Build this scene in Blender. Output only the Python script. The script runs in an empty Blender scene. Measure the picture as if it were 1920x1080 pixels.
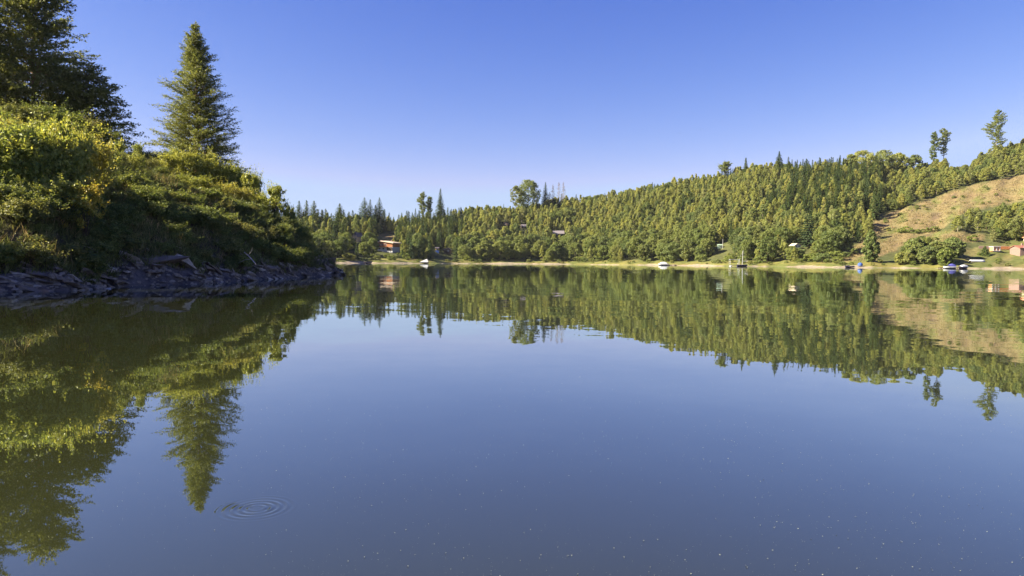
import bpy, bmesh, math, random
import numpy as np
from mathutils import Vector, Matrix

scene = bpy.context.scene
COL = scene.collection
PI = math.pi

# ------------------------------------------------------------------ camera
FPX = 1330.0                       # focal length in pixels of a 1920 wide frame
CAM = Vector((0.0, 0.0, 1.2))
PITCH = math.atan((540 - 491) / FPX)
ROLL = math.atan(0.008)
_f = Vector((0, math.cos(PITCH), -math.sin(PITCH)))
_r0 = Vector((1, 0, 0))
_u0 = _r0.cross(_f)
_r = _r0 * math.cos(ROLL) + _u0 * math.sin(ROLL)
_u = _u0 * math.cos(ROLL) - _r0 * math.sin(ROLL)
cam_data = bpy.data.cameras.new('camera')
cam_data.lens = FPX / 1920 * 36
cam_data.sensor_width = 36
cam_data.clip_start = 0.05
cam_data.clip_end = 8000
cam = bpy.data.objects.new('camera', cam_data)
COL.objects.link(cam)
cam.matrix_world = Matrix((( _r.x, _u.x, -_f.x, CAM.x), (_r.y, _u.y, -_f.y, CAM.y), (_r.z, _u.z, -_f.z, CAM.z), (0, 0, 0, 1)))
scene.camera = cam

# ------------------------------------------------------------------ sky and sun
SUN_AZ = math.radians(-99)         # clockwise from +Y: the sun stands to the left of the view
SUN_EL = math.radians(33)
world = bpy.data.worlds.new('World')
scene.world = world
world.use_nodes = True
wn = world.node_tree
sky = wn.nodes.new('ShaderNodeTexSky')
sky.sky_type = 'NISHITA'
sky.sun_disc = False
sky.sun_elevation = SUN_EL
sky.sun_rotation = SUN_AZ % (2 * PI)
sky.altitude = 0
sky.air_density = 1.0
sky.dust_density = 0.3
sky.ozone_density = 5.0
# the deep violet-blue clear sky of the photograph: a per-channel contrast on the whole sky
sep = wn.nodes.new('ShaderNodeSeparateColor')
com = wn.nodes.new('ShaderNodeCombineColor')
wn.links.new(sky.outputs[0], sep.inputs[0])
for k, (ref, gam, gain) in enumerate(((2.26, 1.75, 2.35), (3.89, 1.4, 3.15), (5.44, .75, 5.3))):
    dv = wn.nodes.new('ShaderNodeMath'); dv.operation = 'DIVIDE'; dv.inputs[1].default_value = ref
    mn = wn.nodes.new('ShaderNodeMath'); mn.operation = 'MINIMUM'; mn.inputs[1].default_value = 1.12
    pw = wn.nodes.new('ShaderNodeMath'); pw.operation = 'POWER'; pw.inputs[1].default_value = gam
    gn = wn.nodes.new('ShaderNodeMath'); gn.operation = 'MULTIPLY'; gn.inputs[1].default_value = gain
    wn.links.new(sep.outputs[k], dv.inputs[0]); wn.links.new(dv.outputs[0], mn.inputs[0]); wn.links.new(mn.outputs[0], pw.inputs[0])
    wn.links.new(pw.outputs[0], gn.inputs[0]); wn.links.new(gn.outputs[0], com.inputs[k])
bg = wn.nodes['Background']
wn.links.new(com.outputs[0], bg.inputs[0])
bg.inputs[1].default_value = 0.043

sun_data = bpy.data.lights.new('sun', 'SUN')
sun_data.energy = 5.0
sun_data.angle = math.radians(0.5)
sun_data.color = (1.0, 0.90, 0.70)
sun = bpy.data.objects.new('sun', sun_data)
COL.objects.link(sun)
SUN_DIR = Vector((math.sin(SUN_AZ) * math.cos(SUN_EL), math.cos(SUN_AZ) * math.cos(SUN_EL), math.sin(SUN_EL)))
sun.rotation_euler = SUN_DIR.to_track_quat('Z', 'Y').to_euler()
sun.location = (-60, -10, 60)

scene.view_settings.view_transform = 'Standard'
scene.view_settings.look = 'None'
scene.view_settings.gamma = 1.0
scene.view_settings.use_curve_mapping = False
scene.view_settings.exposure = 2.05
cy = scene.cycles
cy.max_bounces = 5
cy.diffuse_bounces = 3
cy.glossy_bounces = 2
cy.transmission_bounces = 3
cy.transparent_max_bounces = 4
cy.caustics_reflective = False
cy.caustics_refractive = False
cy.use_denoising = True

HAZE = 0.00004
# ------------------------------------------------------------------ pixel <-> world
def ray(px, py):
    return (_r * ((px - 960) / FPX) + _u * ((540 - py) / FPX) + _f)

def at(px, py, Y):
    d = ray(px, py)
    return CAM + d * (Y / d.y)

def proj(p):
    v = Vector(p) - CAM
    z = v.dot(_f)
    return 960 + FPX * v.dot(_r) / z, 540 - FPX * v.dot(_u) / z

# ------------------------------------------------------------------ helpers
def tag(o, label=None, cat=None, group=None, kind=None):
    if label: o['label'] = label
    if cat: o['category'] = cat
    if group: o['group'] = group
    if kind: o['kind'] = kind
    return o

def link(name, me, mat=None, parent=None, loc=None):
    o = bpy.data.objects.new(name, me)
    COL.objects.link(o)
    if mat is not None and not me.materials:
        for m in (mat if isinstance(mat, (list, tuple)) else [mat]):
            me.materials.append(m)
    if parent is not None: o.parent = parent
    if loc is not None: o.location = loc
    return o

def empty(name, loc, rz=0.0, scale=None):
    o = bpy.data.objects.new(name, None)
    o.empty_display_size = 0.3
    COL.objects.link(o)
    o.location = loc
    o.rotation_euler = (0, 0, rz)
    if scale is not None:
        o.scale = scale if isinstance(scale, (tuple, list)) else (scale,) * 3
    return o

def quad_mesh(name, V, F, smooth=False, midx=None):
    V = np.asarray(V, np.float32).reshape(-1, 3)
    F = np.asarray(F, np.int32).reshape(-1, 4)
    me = bpy.data.meshes.new(name)
    me.vertices.add(len(V))
    me.vertices.foreach_set('co', V.ravel())
    me.loops.add(F.size)
    me.loops.foreach_set('vertex_index', F.ravel())
    me.polygons.add(len(F))
    me.polygons.foreach_set('loop_start', np.arange(0, F.size, 4, dtype=np.int32))
    me.polygons.foreach_set('use_smooth', np.full(len(F), smooth, bool))
    if midx is not None:
        me.polygons.foreach_set('material_index', np.asarray(midx, np.int32))
    me.update(calc_edges=True)
    me.validate()
    return me

class Q:
    """collects quads"""
    def __init__(s): s.V = []; s.F = []; s.n = 0
    def add(s, V, F):
        V = np.asarray(V, float).reshape(-1, 3); F = np.asarray(F, int).reshape(-1, 4)
        s.V.append(V); s.F.append(F + s.n); s.n += len(V)
    def tube(s, pts, rad, n=5):
        pts = np.asarray(pts, float); m = len(pts)
        rad = np.broadcast_to(np.asarray(rad, float), (m,))
        d = np.gradient(pts, axis=0)
        d /= np.linalg.norm(d, axis=1)[:, None] + 1e-9
        ref = np.array([1., 0, 0]) if abs(d[0][0]) < .8 else np.array([0, 1., 0])
        a = np.cross(d, ref); a /= np.linalg.norm(a, axis=1)[:, None] + 1e-9
        b = np.cross(d, a)
        th = np.arange(n) * 2 * PI / n
        V = pts[:, None, :] + rad[:, None, None] * (np.cos(th)[None, :, None] * a[:, None, :] + np.sin(th)[None, :, None] * b[:, None, :])
        i = np.arange(m - 1)[:, None] * n; j = np.arange(n)[None, :]; k = (j + 1) % n
        F = np.stack([i + j, i + k, i + n + k, i + n + j], -1).reshape(-1, 4)
        s.add(V.reshape(-1, 3), F)
    def leaves(s, P, N, ln, wd, rng, T=None):
        """diamond leaves: centres P, normals N, half lengths ln, half widths wd; T optional axis"""
        P = np.asarray(P); k = len(P)
        N = N / (np.linalg.norm(N, axis=1)[:, None] + 1e-9)
        if T is None: T = rng.normal(size=(k, 3))
        T = T - N * (T * N).sum(1)[:, None]
        T /= np.linalg.norm(T, axis=1)[:, None] + 1e-9
        B = np.cross(N, T)
        ln = np.broadcast_to(ln, (k,))[:, None]; wd = np.broadcast_to(wd, (k,))[:, None]
        V = np.stack([P + T * ln, P + B * wd + N * wd * .25, P - T * ln, P - B * wd + N * wd * .25], 1).reshape(-1, 3)
        s.add(V, np.arange(k * 4).reshape(-1, 4))
    def box(s, c, size, rz=0.0, taper=1.0):
        x, y, z = np.array(size) / 2
        V = np.array([[-x, -y, -z], [x, -y, -z], [x, y, -z], [-x, y, -z], [-x * taper, -y * taper, z], [x * taper, -y * taper, z], [x * taper, y * taper, z], [-x * taper, y * taper, z]])
        ca, sa = math.cos(rz), math.sin(rz)
        V = V @ np.array([[ca, sa, 0], [-sa, ca, 0], [0, 0, 1]]) + np.array(c)
        s.add(V, [[0, 3, 2, 1], [4, 5, 6, 7], [0, 1, 5, 4], [1, 2, 6, 5], [2, 3, 7, 6], [3, 0, 4, 7]])
    def slab(s, a, b, c, d, t):
        """four corners, thickness t along the normal"""
        P = np.array([a, b, c, d], float)
        n = np.cross(P[1] - P[0], P[3] - P[0]); n /= np.linalg.norm(n)
        V = np.concatenate([P, P + n * t])
        s.add(V, [[0, 3, 2, 1], [4, 5, 6, 7], [0, 1, 5, 4], [1, 2, 6, 5], [2, 3, 7, 6], [3, 0, 4, 7]])
    def mesh(s, name, smooth=False):
        return quad_mesh(name, np.concatenate(s.V), np.concatenate(s.F), smooth)
    def obj(s, name, mat, parent=None, smooth=False, loc=None):
        return link(name, s.mesh(name, smooth), mat, parent, loc)

# ------------------------------------------------------------------ materials
def new_mat(name):
    m = bpy.data.materials.new(name); m.use_nodes = True
    nt = m.node_tree; nt.nodes.clear()
    out = nt.nodes.new('ShaderNodeOutputMaterial')
    return m, nt, out

def ramp(nt, cols):
    r = nt.nodes.new('ShaderNodeValToRGB')
    e = r.color_ramp.elements
    if len(cols) == 1: cols = [cols[0], cols[0]]
    while len(e) < len(cols): e.new(0.5)
    for k, c in enumerate(cols):
        e[k].position = k / max(1, len(cols) - 1); e[k].color = (*c, 1)
    return r

def leaf_mat(name, cols, trans=0.32, lo=0.62, hi=1.38, gloss=0.05):
    m, nt, out = new_mat(name)
    N = nt.nodes.new; L = nt.links.new
    oi = N('ShaderNodeObjectInfo'); ge = N('ShaderNodeNewGeometry')
    r = ramp(nt, cols); L(oi.outputs['Random'], r.inputs[0])
    mr = N('ShaderNodeMapRange'); mr.inputs[3].default_value = lo; mr.inputs[4].default_value = hi
    L(ge.outputs['Random Per Island'], mr.inputs[0])
    mx = N('ShaderNodeMix'); mx.data_type = 'RGBA'; mx.blend_type = 'MULTIPLY'; mx.inputs[0].default_value = 1
    L(r.outputs[0], mx.inputs[6]); L(mr.outputs[0], mx.inputs[7])
    hs = N('ShaderNodeHueSaturation')
    m2 = N('ShaderNodeMath'); m2.operation = 'MULTIPLY_ADD'; m2.inputs[1].default_value = -.045; m2.inputs[2].default_value = .522
    L(ge.outputs['Random Per Island'], m2.inputs[0]); L(m2.outputs[0], hs.inputs['Hue']); L(mx.outputs[2], hs.inputs['Color'])
    d = N('ShaderNodeBsdfDiffuse'); t = N('ShaderNodeBsdfTranslucent'); g = N('ShaderNodeBsdfGlossy'); g.inputs['Roughness'].default_value = .42; g.inputs['Color'].default_value = (.45, .45, .40, 1)
    # a leaf reflects its colour on the lit face and lets a share of it through to the other
    tm = N('ShaderNodeMix'); tm.data_type = 'RGBA'; tm.blend_type = 'MULTIPLY'; tm.inputs[0].default_value = 1
    k_ = min(1.1, trans * 2.2); tm.inputs[7].default_value = (k_ * 1.05, k_, k_ * .7, 1)
    L(hs.outputs[0], d.inputs[0]); L(hs.outputs[0], tm.inputs[6]); L(tm.outputs[2], t.inputs[0])
    a = N('ShaderNodeAddShader')
    L(d.outputs[0], a.inputs[0]); L(t.outputs[0], a.inputs[1])
    b = N('ShaderNodeMixShader'); b.inputs[0].default_value = gloss
    L(a.outputs[0], b.inputs[1]); L(g.outputs[0], b.inputs[2])
    L(b.outputs[0], out.inputs[0])
    return m

def solid_mat(name, c1, c2=None, scale=4.0, rough=.8, bump=0.0, metal=0.0, stretch=(1, 1, 1), spec=.3):
    m, nt, out = new_mat(name)
    N = nt.nodes.new; L = nt.links.new
    p = N('ShaderNodeBsdfPrincipled'); p.inputs['Roughness'].default_value = rough; p.inputs['Metallic'].default_value = metal
    p.inputs['Specular IOR Level'].default_value = spec
    tc = N('ShaderNodeTexCoord'); mp = N('ShaderNodeMapping'); mp.inputs['Scale'].default_value = stretch
    L(tc.outputs['Object'], mp.inputs[0])
    no = N('ShaderNodeTexNoise'); no.inputs['Scale'].default_value = scale; no.inputs['Detail'].default_value = 5
    no.inputs['Roughness'].default_value = .65
    L(mp.outputs[0], no.inputs['Vector'])
    c2 = c2 or tuple(x * .6 for x in c1)
    r = ramp(nt, [c2, c1]); r.color_ramp.elements[0].position = .32; r.color_ramp.elements[1].position = .66
    L(no.outputs[0], r.inputs[0]); L(r.outputs[0], p.inputs['Base Color'])
    if bump:
        b = N('ShaderNodeBump'); b.inputs['Strength'].default_value = bump; b.inputs['Distance'].default_value = .05
        L(no.outputs[0], b.inputs['Height']); L(b.outputs[0], p.inputs['Normal'])
    L(p.outputs[0], out.inputs[0])
    return m

def ground_mat(name, scale, attr='cover', var=.5, bump=.4):
    """land cover colour comes from the mesh (sand, dry grass, forest floor), broken up by noise"""
    m, nt, out = new_mat(name)
    N = nt.nodes.new; L = nt.links.new
    p = N('ShaderNodeBsdfPrincipled'); p.inputs['Roughness'].default_value = .95; p.inputs['Specular IOR Level'].default_value = .1
    at_ = N('ShaderNodeAttribute'); at_.attribute_name = attr
    tc = N('ShaderNodeTexCoord')
    n1 = N('ShaderNodeTexNoise'); n1.inputs['Scale'].default_value = scale; n1.inputs['Detail'].default_value = 8; n1.inputs['Roughness'].default_value = .7
    n2 = N('ShaderNodeTexNoise'); n2.inputs['Scale'].default_value = scale * .13; n2.inputs['Detail'].default_value = 4
    L(tc.outputs['Object'], n1.inputs['Vector']); L(tc.outputs['Object'], n2.inputs['Vector'])
    mr = N('ShaderNodeMapRange'); mr.inputs[1].default_value = .3; mr.inputs[2].default_value = .7; mr.inputs[3].default_value = 1 - var; mr.inputs[4].default_value = 1 + var
    L(n1.outputs[0], mr.inputs[0])
    mx = N('ShaderNodeMix'); mx.data_type = 'RGBA'; mx.blend_type = 'MULTIPLY'; mx.inputs[0].default_value = 1
    L(at_.outputs['Color'], mx.inputs[6]); L(mr.outputs[0], mx.inputs[7])
    hs = N('ShaderNodeHueSaturation')
    m3 = N('ShaderNodeMapRange'); m3.inputs[1].default_value = .35; m3.inputs[2].default_value = .65; m3.inputs[3].default_value = .488; m3.inputs[4].default_value = .515
    L(n2.outputs[0], m3.inputs[0]); L(m3.outputs[0], hs.inputs['Hue']); L(mx.outputs[2], hs.inputs['Color'])
    L(hs.outputs[0], p.inputs['Base Color'])
    b = N('ShaderNodeBump'); b.inputs['Strength'].default_value = bump; b.inputs['Distance'].default_value = .3
    L(n1.outputs[0], b.inputs['Height']); L(b.outputs[0], p.inputs['Normal'])
    L(p.outputs[0], out.inputs[0])
    return m

def water_mat():
    m, nt, out = new_mat('lake_water')
    N = nt.nodes.new; L = nt.links.new
    body = N('ShaderNodeBsdfDiffuse'); body.inputs['Color'].default_value = (.021, .0235, .009, 1)
    mir = N('ShaderNodeBsdfGlossy'); mir.inputs['Roughness'].default_value = .012; mir.inputs['Color'].default_value = (.92, .97, 1, 1)
    ge = N('ShaderNodeNewGeometry'); tc = N('ShaderNodeTexCoord')
    acc = ge.outputs['Normal']
    bm1 = N('ShaderNodeMapping'); bm1.inputs['Scale'].default_value = (.6, 1.6, 1); L(tc.outputs['Object'], bm1.inputs[0])
    bn = N('ShaderNodeTexNoise'); bn.inputs['Scale'].default_value = .045; bn.inputs['Detail'].default_value = 3; L(bm1.outputs[0], bn.inputs['Vector'])
    breeze = N('ShaderNodeMapRange'); breeze.inputs[1].default_value = .35; breeze.inputs[2].default_value = .7; breeze.inputs[3].default_value = .45; breeze.inputs[4].default_value = 1.7
    L(bn.outputs[0], breeze.inputs[0])
    for sc, st, amp in ((.05, (1, 1, 1), .010), (.5, (1, 1.4, 1), .016), (3.2, (1, 1.2, 1), .010)):
        mp = N('ShaderNodeMapping'); mp.inputs['Scale'].default_value = st
        L(tc.outputs['Object'], mp.inputs[0])
        no = N('ShaderNodeTexNoise'); no.inputs['Scale'].default_value = sc; no.inputs['Detail'].default_value = 2
        L(mp.outputs[0], no.inputs['Vector'])
        su = N('ShaderNodeVectorMath'); su.operation = 'SUBTRACT'; su.inputs[1].default_value = (.5, .5, .5)
        L(no.outputs['Color'], su.inputs[0])
        mu = N('ShaderNodeVectorMath'); mu.operation = 'MULTIPLY'; mu.inputs[1].default_value = (amp, amp, 0)
        L(su.outputs[0], mu.inputs[0])
        bz = N('ShaderNodeVectorMath'); bz.operation = 'SCALE'; L(mu.outputs[0], bz.inputs[0]); L(breeze.outputs[0], bz.inputs['Scale']); mu = bz
        ad = N('ShaderNodeVectorMath'); ad.operation = 'ADD'
        L(acc, ad.inputs[0]); L(mu.outputs[0], ad.inputs[1]); acc = ad.outputs[0]
    nm = N('ShaderNodeVectorMath'); nm.operation = 'NORMALIZE'; L(acc, nm.inputs[0])
    L(nm.outputs[0], mir.inputs['Normal'])
    # Fresnel-like: a mirror at grazing angles, murky when looked into from above
    dt = N('ShaderNodeVectorMath'); dt.operation = 'DOT_PRODUCT'; L(nm.outputs[0], dt.inputs[0]); L(ge.outputs['Incoming'], dt.inputs[1])
    om = N('ShaderNodeMath'); om.operation = 'SUBTRACT'; om.use_clamp = True; om.inputs[0].default_value = 1; L(dt.outputs['Value'], om.inputs[1])
    pw = N('ShaderNodeMath'); pw.operation = 'POWER'; pw.inputs[1].default_value = 3.0; L(om.outputs[0], pw.inputs[0])
    fr = N('ShaderNodeMath'); fr.operation = 'MULTIPLY_ADD'; fr.inputs[1].default_value = .93; fr.inputs[2].default_value = .03; L(pw.outputs[0], fr.inputs[0])
    mxs = N('ShaderNodeMixShader'); L(fr.outputs[0], mxs.inputs[0]); L(body.outputs[0], mxs.inputs[1]); L(mir.outputs[0], mxs.inputs[2])
    L(mxs.outputs[0], out.inputs[0])
    return m

M = {}
M['water'] = water_mat()
M['far_ground'] = ground_mat('far_ground', .5, var=.45)
M['near_ground'] = ground_mat('near_ground', 2.2, var=.55, bump=.8)
M['birch'] = leaf_mat('slender_tree_leaves', [(.120, .132, .034), (.172, .178, .044), (.144, .158, .048), (.186, .180, .048), (.096, .118, .038), (.160, .164, .064)], .42, .85, 1.15, .02)
M['round'] = leaf_mat('round_tree_leaves', [(.062, .082, .024), (.084, .104, .028), (.112, .126, .034), (.070, .092, .032), (.100, .108, .030)], .42, .8, 1.2, .02)
M['bush'] = leaf_mat('shore_bush_leaves', [(.09, .112, .028), (.12, .138, .032), (.078, .100, .034), (.14, .142, .036)], .4, .8, 1.2, .02)
M['needle'] = leaf_mat('spruce_needles', [(.034, .055, .020), (.048, .070, .022), (.064, .082, .020), (.040, .062, .028)], .15, .8, 1.2, .02)
M['dry_needle'] = leaf_mat('dead_needles', [(.15, .10, .075), (.18, .12, .08)], .1)
M['larch'] = leaf_mat('near_conifer_needles', [(.092, .104, .024), (.095, .105, .024)], .40)
M['big_leaf'] = leaf_mat('tall_tree_leaves', [(.060, .080, .020), (.082, .088, .020), (.070, .082, .020)], .42)
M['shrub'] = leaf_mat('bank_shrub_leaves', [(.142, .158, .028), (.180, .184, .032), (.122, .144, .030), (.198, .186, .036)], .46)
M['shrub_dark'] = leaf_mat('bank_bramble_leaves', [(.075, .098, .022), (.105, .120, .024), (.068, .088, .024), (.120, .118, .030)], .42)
M['shrub_yellow'] = leaf_mat('yellowing_leaves', [(.24, .19, .025), (.22, .20, .030)], .45)
M['shrub_rust'] = leaf_mat('rusty_leaves', [(.26, .12, .025), (.22, .12, .03)], .3)
M['grass'] = leaf_mat('bank_grass', [(.085, .090, .028)], .35, .5, 1.6, .02)
M['drygrass'] = leaf_mat('dry_stalks', [(.25, .19, .075)], .2, .6, 1.3)
M['strawgrass'] = leaf_mat('straw_grass', [(.15, .12, .052)], .2, .5, 1.4, 0)
M['bark'] = solid_mat('brown_bark', (.13, .085, .055), (.06, .040, .028), 6, .9, .5, stretch=(3, 3, .6))
M['bark_red'] = solid_mat('reddish_bark', (.20, .105, .055), (.09, .05, .03), 6, .9, .5, stretch=(3, 3, .6))
M['bark_pale'] = solid_mat('pale_bark', (.32, .27, .21), (.16, .13, .10), 6, .9, .4, stretch=(2, 2, .8))
M['deadwood'] = solid_mat('bleached_wood', (.48, .42, .38), (.28, .24, .21), 8, .9, .3)
M['rock'] = solid_mat('slate_rock', (.33, .26, .20), (.11, .085, .068), 2.4, .8, .7, stretch=(1, 1, 3))
M['rock_light'] = solid_mat('pale_slate_rock', (.56, .46, .37), (.26, .21, .17), 2.4, .75, .6, stretch=(1, 1, 3))
M['rock_brown'] = solid_mat('brown_slate_rock', (.24, .18, .13), (.10, .072, .055), 2.4, .85, .7, stretch=(1, 1, 3))
M['speck'] = solid_mat('pollen', (.20, .21, .15), (.13, .14, .10), 30, .8)
M['white'] = solid_mat('white_paint', (.54, .53, .52), (.44, .435, .43), 3, .5)
M['wood_orange'] = solid_mat('orange_wood_cladding', (.36, .14, .048), (.25, .09, .032), 3, .75, stretch=(1, 1, 6))
M['wood_dark'] = solid_mat('dark_wood', (.10, .065, .045), (.05, .035, .03), 4, .85)
M['roof_pale'] = solid_mat('pale_roof_board', (.60, .47, .35), (.48, .37, .27), 3, .75)
M['roof_grey'] = solid_mat('grey_roof_sheet', (.22, .19, .195), (.155, .135, .142), 2.0, .65, stretch=(6, 1, 1))
M['roof_dark'] = solid_mat('dark_roof_slate', (.10, .085, .10), (.06, .05, .06), 3, .7)
M['roof_red'] = solid_mat('red_roof_tile', (.27, .105, .07), (.19, .07, .05), 3, .8)
M['cream'] = solid_mat('cream_render', (.42, .33, .23), (.33, .26, .18), 2, .85)
M['pinkwall'] = solid_mat('pink_render', (.24, .155, .125), (.19, .12, .10), 2, .85)
M['orange_panel'] = solid_mat('orange_panel', (.56, .25, .13), (.45, .19, .10), 3, .7)
M['yellow'] = solid_mat('yellow_board', (.50, .36, .07), (.38, .27, .06), 3, .75)
M['glass'] = solid_mat('dark_pane', (.03, .035, .045), (.02, .022, .03), 2, .08, spec=.6)
M['blue'] = solid_mat('blue_canvas', (.075, .075, .30), (.05, .05, .20), 4, .6)
M['blue_bright'] = solid_mat('blue_tarpaulin', (.045, .10, .32), (.03, .07, .24), 4, .45)
M['green_paint'] = solid_mat('pale_green_paint', (.34, .44, .32), (.25, .33, .24), 3, .6)
M['hull_dark'] = solid_mat('dark_hull', (.045, .035, .075), (.03, .025, .05), 4, .4)
M['grey_metal'] = solid_mat('grey_metal', (.50, .50, .50), (.38, .38, .38), 5, .4, metal=.3)
M['feather'] = solid_mat('dark_feathers', (.05, .045, .045), (.03, .03, .03), 6, .8)

# ------------------------------------------------------------------ terrain functions
def vnoise(x, y, s=0):
    return (np.sin(x * .071 + 1.3 + s) * np.cos(y * .063 - .7 + s * 1.7) + .6 * np.sin(x * .157 - y * .121 + 2.1 + s) + .35 * np.sin(x * .33 + y * .29 + s * .5) + .2 * np.sin(x * .71 - y * .63 + 4 + s))

PXT = [-700, 300, 560, 640, 740, 850, 960, 1100, 1200, 1300, 1400, 1500, 1600, 1700, 1830, 1920, 2300, 3000]
SKYT = [395, 390, 392, 393, 412, 391, 383, 366, 348, 328, 311, 305, 297, 307, 289, 257, 242, 242]
DT = [230, 280, 292, 312, 340, 378, 405, 405, 372, 342, 312, 292, 278, 270, 264, 260, 245, 220]
RUNT = [120, 120, 130, 140, 150, 150, 150, 170, 180, 190, 200, 210, 220, 220, 220, 220, 220, 220]
TREET = [14, 14, 13, 13, 6.5, 9, 9, 9, 9, 9, 9, 9, 11, 8, 7, 7, 7, 7]
GST = [.1, .1, .1, .1, .1, .1, .1, .1, .1, .1, .1, .11, .12, .14, .20, .22, .22, .22]
def hor(px): return 491 + .008 * (px - 960)
CREST = [(hor(p) - s) / FPX * (d + r) + 1.2 - t for p, s, d, r, t in zip(PXT, SKYT, DT, RUNT, TREET)]

def shore_D(px):
    return np.interp(px, PXT, DT) + 2.2 * np.sin(px * .031) + 1.3 * np.sin(px * .083 + 1) + .7 * np.sin(px * .19 + 2)

def far_z(X, Y):
    X = np.asarray(X, float); Y = np.asarray(Y, float)
    px = 960 + FPX * X / Y
    D = shore_D(px); R = np.interp(px, PXT, RUNT); Zc = np.interp(px, PXT, CREST); gs = np.interp(px, PXT, GST)
    d = Y - D
    q = np.clip(d / 6, 0, 1)
    z = np.where(d < 0, .14 * d, 1.0 * q * q * (3 - 2 * q) * .5 + .5 * q)
    g = np.clip(d - 6, 0, 14 + 60 * (gs - .1))
    z = z + gs * g
    z0 = 1.0 + gs * (14 + 60 * (gs - .1)); d0 = 20 + 60 * (gs - .1)
    s = np.clip((d - d0) / (R - d0), 0, 1)
    z = np.where(d > d0, z0 + (Zc - z0) * (.8 * s + .2 * s * s * (3 - 2 * s)), z)
    z = z + np.where(d > R, -.02 * (d - R), 0)
    amp = np.clip((d - 14) / 60, 0, 1)
    return z + amp * 1.3 * vnoise(X, Y)

def far_hit(px, py, y0=None):
    d = ray(px, py); d = d / d.y
    Y = float(shore_D(px)) - 1 if y0 is None else y0
    while Y < 900:
        p = CAM + d * Y
        if p.z <= float(far_z(p.x, p.y)):
            lo = max(Y - 4, float(shore_D(px)) - 1)
            for k in range(1, 11):
                p = CAM + d * (lo + (Y - lo) * k / 10)
                if p.z <= float(far_z(p.x, p.y)): return p
            return p
        Y += 4.0
    return CAM + d * 480

# near bank: signed distance to its shoreline
SHORE = np.array([(-26, -60), (-24, -20), (-22.2, 0), (-20.5, 12), (-19.2, 20), (-18.2, 25.2), (-16.3, 26.6), (-16.4, 29), (-16.7, 31.8), (-15.3, 35.5), (-15.5, 39.5), (-15.0, 45), (-14.8, 50.5), (-14.1, 54.5), (-13.85, 57),
                  (-14.6, 61), (-18.6, 73), (-25.5, 98), (-40, 128), (-110, 165)], float)
def near_d(X, Y):
    X = np.asarray(X, float); Y = np.asarray(Y, float)
    best = np.full(X.shape, 1e9); xs = np.interp(Y, SHORE[:, 1], SHORE[:, 0])
    for a, b in zip(SHORE[:-1], SHORE[1:]):
        ab = b - a; t = np.clip(((X - a[0]) * ab[0] + (Y - a[1]) * ab[1]) / (ab @ ab), 0, 1)
        best = np.minimum(best, np.hypot(X - a[0] - t * ab[0], Y - a[1] - t * ab[1]))
    return np.where(X < xs, best, -best)

def near_z(X, Y):
    d = near_d(X, Y)
    d = d + .35 * vnoise(np.asarray(X) * 9, np.asarray(Y) * 9, 2) * np.clip(1 - np.abs(d) / 4, 0, 1)
    z = np.where(d < 0, .35 * d, .84 * np.minimum(d, 3.2))
    z = z + .56 * np.clip(d - 3.2, 0, 6) + .36 * np.clip(d - 9.2, 0, 12.3) + .16 * np.clip(d - 21.5, 0, 60)
    z = z + np.clip(d / 6, 0, 1) * .45 * vnoise(np.asarray(X) * 4, np.asarray(Y) * 4, 1)
    return z

def near_pt(px, Y):
    X = (px - 960) / FPX * Y
    return Vector((X, Y, float(near_z(X, Y))))

# ------------------------------------------------------------------ water: one sheet, a ring of ripples in it where a fish rose
rip = CAM + ray(481, 953) * (CAM.z / -ray(481, 953).z)
rr = list(np.arange(0, .36, .004)) + [.38, .42, .5, .7, 1, 1.6, 3, 6, 12, 25, 50, 100, 200, 400, 800, 1600, 3500]
seg = 96
V = [];
for r in rr:
    a = np.arange(seg) * 2 * PI / seg
    env = math.exp(-((r - .105) / .05) ** 2) * .55 + math.exp(-((r - .05) / .03) ** 2) * .45 + .16 * math.exp(-((r - .165) / .025) ** 2)
    zz = .0018 * env * math.cos(2 * PI * r / .036) if r < .36 else 0
    V.append(np.stack([rip.x + r * np.cos(a), rip.y + r * np.sin(a), zz * (.62 + .30 * np.sin(a * 2 + .6) + .18 * np.sin(a * 5 + r * 40))], -1))
F = []
for k in range(len(rr) - 1):
    j = np.arange(seg); j2 = (j + 1) % seg
    F.append(np.stack([k * seg + j, (k + 1) * seg + j, (k + 1) * seg + j2, k * seg + j2], -1))
V[0] = V[0] + np.stack([1e-4 * np.cos(np.arange(seg) * 2 * PI / seg), 1e-4 * np.sin(np.arange(seg) * 2 * PI / seg), np.zeros(seg)], -1)
wm = quad_mesh('water', np.concatenate(V), np.concatenate(F), True)
tag(link('water', wm, M['water']), 'still lake water with a small ring of ripples', kind='structure')

# floating specks of pollen and leaf bits in the foreground
rng = np.random.default_rng(5)
q = Q()
n = 15000
Ys = 1.75 + 9.5 * rng.random(n) ** 1.7
Xs = (rng.random(n) * 1.7 - .85) * Ys
keep = (np.sin(Xs * 2.1 + Ys) + np.sin(Ys * 3.3 - Xs * 1.2) + rng.normal(size=n) * 1.2 + Xs * .35) > -.3
keep &= np.hypot(Xs - rip.x, Ys - rip.y) > .22
P = np.stack([Xs, Ys, np.full(n, .003)], -1)[keep]
k = len(P)
sz = .0011 + .0034 * rng.random(k) ** 5
NN = rng.normal(size=(k, 3)) * .15 + np.array([0, 0, 1])
q.leaves(P, NN, sz, sz * .7, rng)
tag(q.obj('pollen_specks', M['speck']), 'tiny pale specks of pollen floating on the near water', 'specks', kind='stuff')

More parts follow.
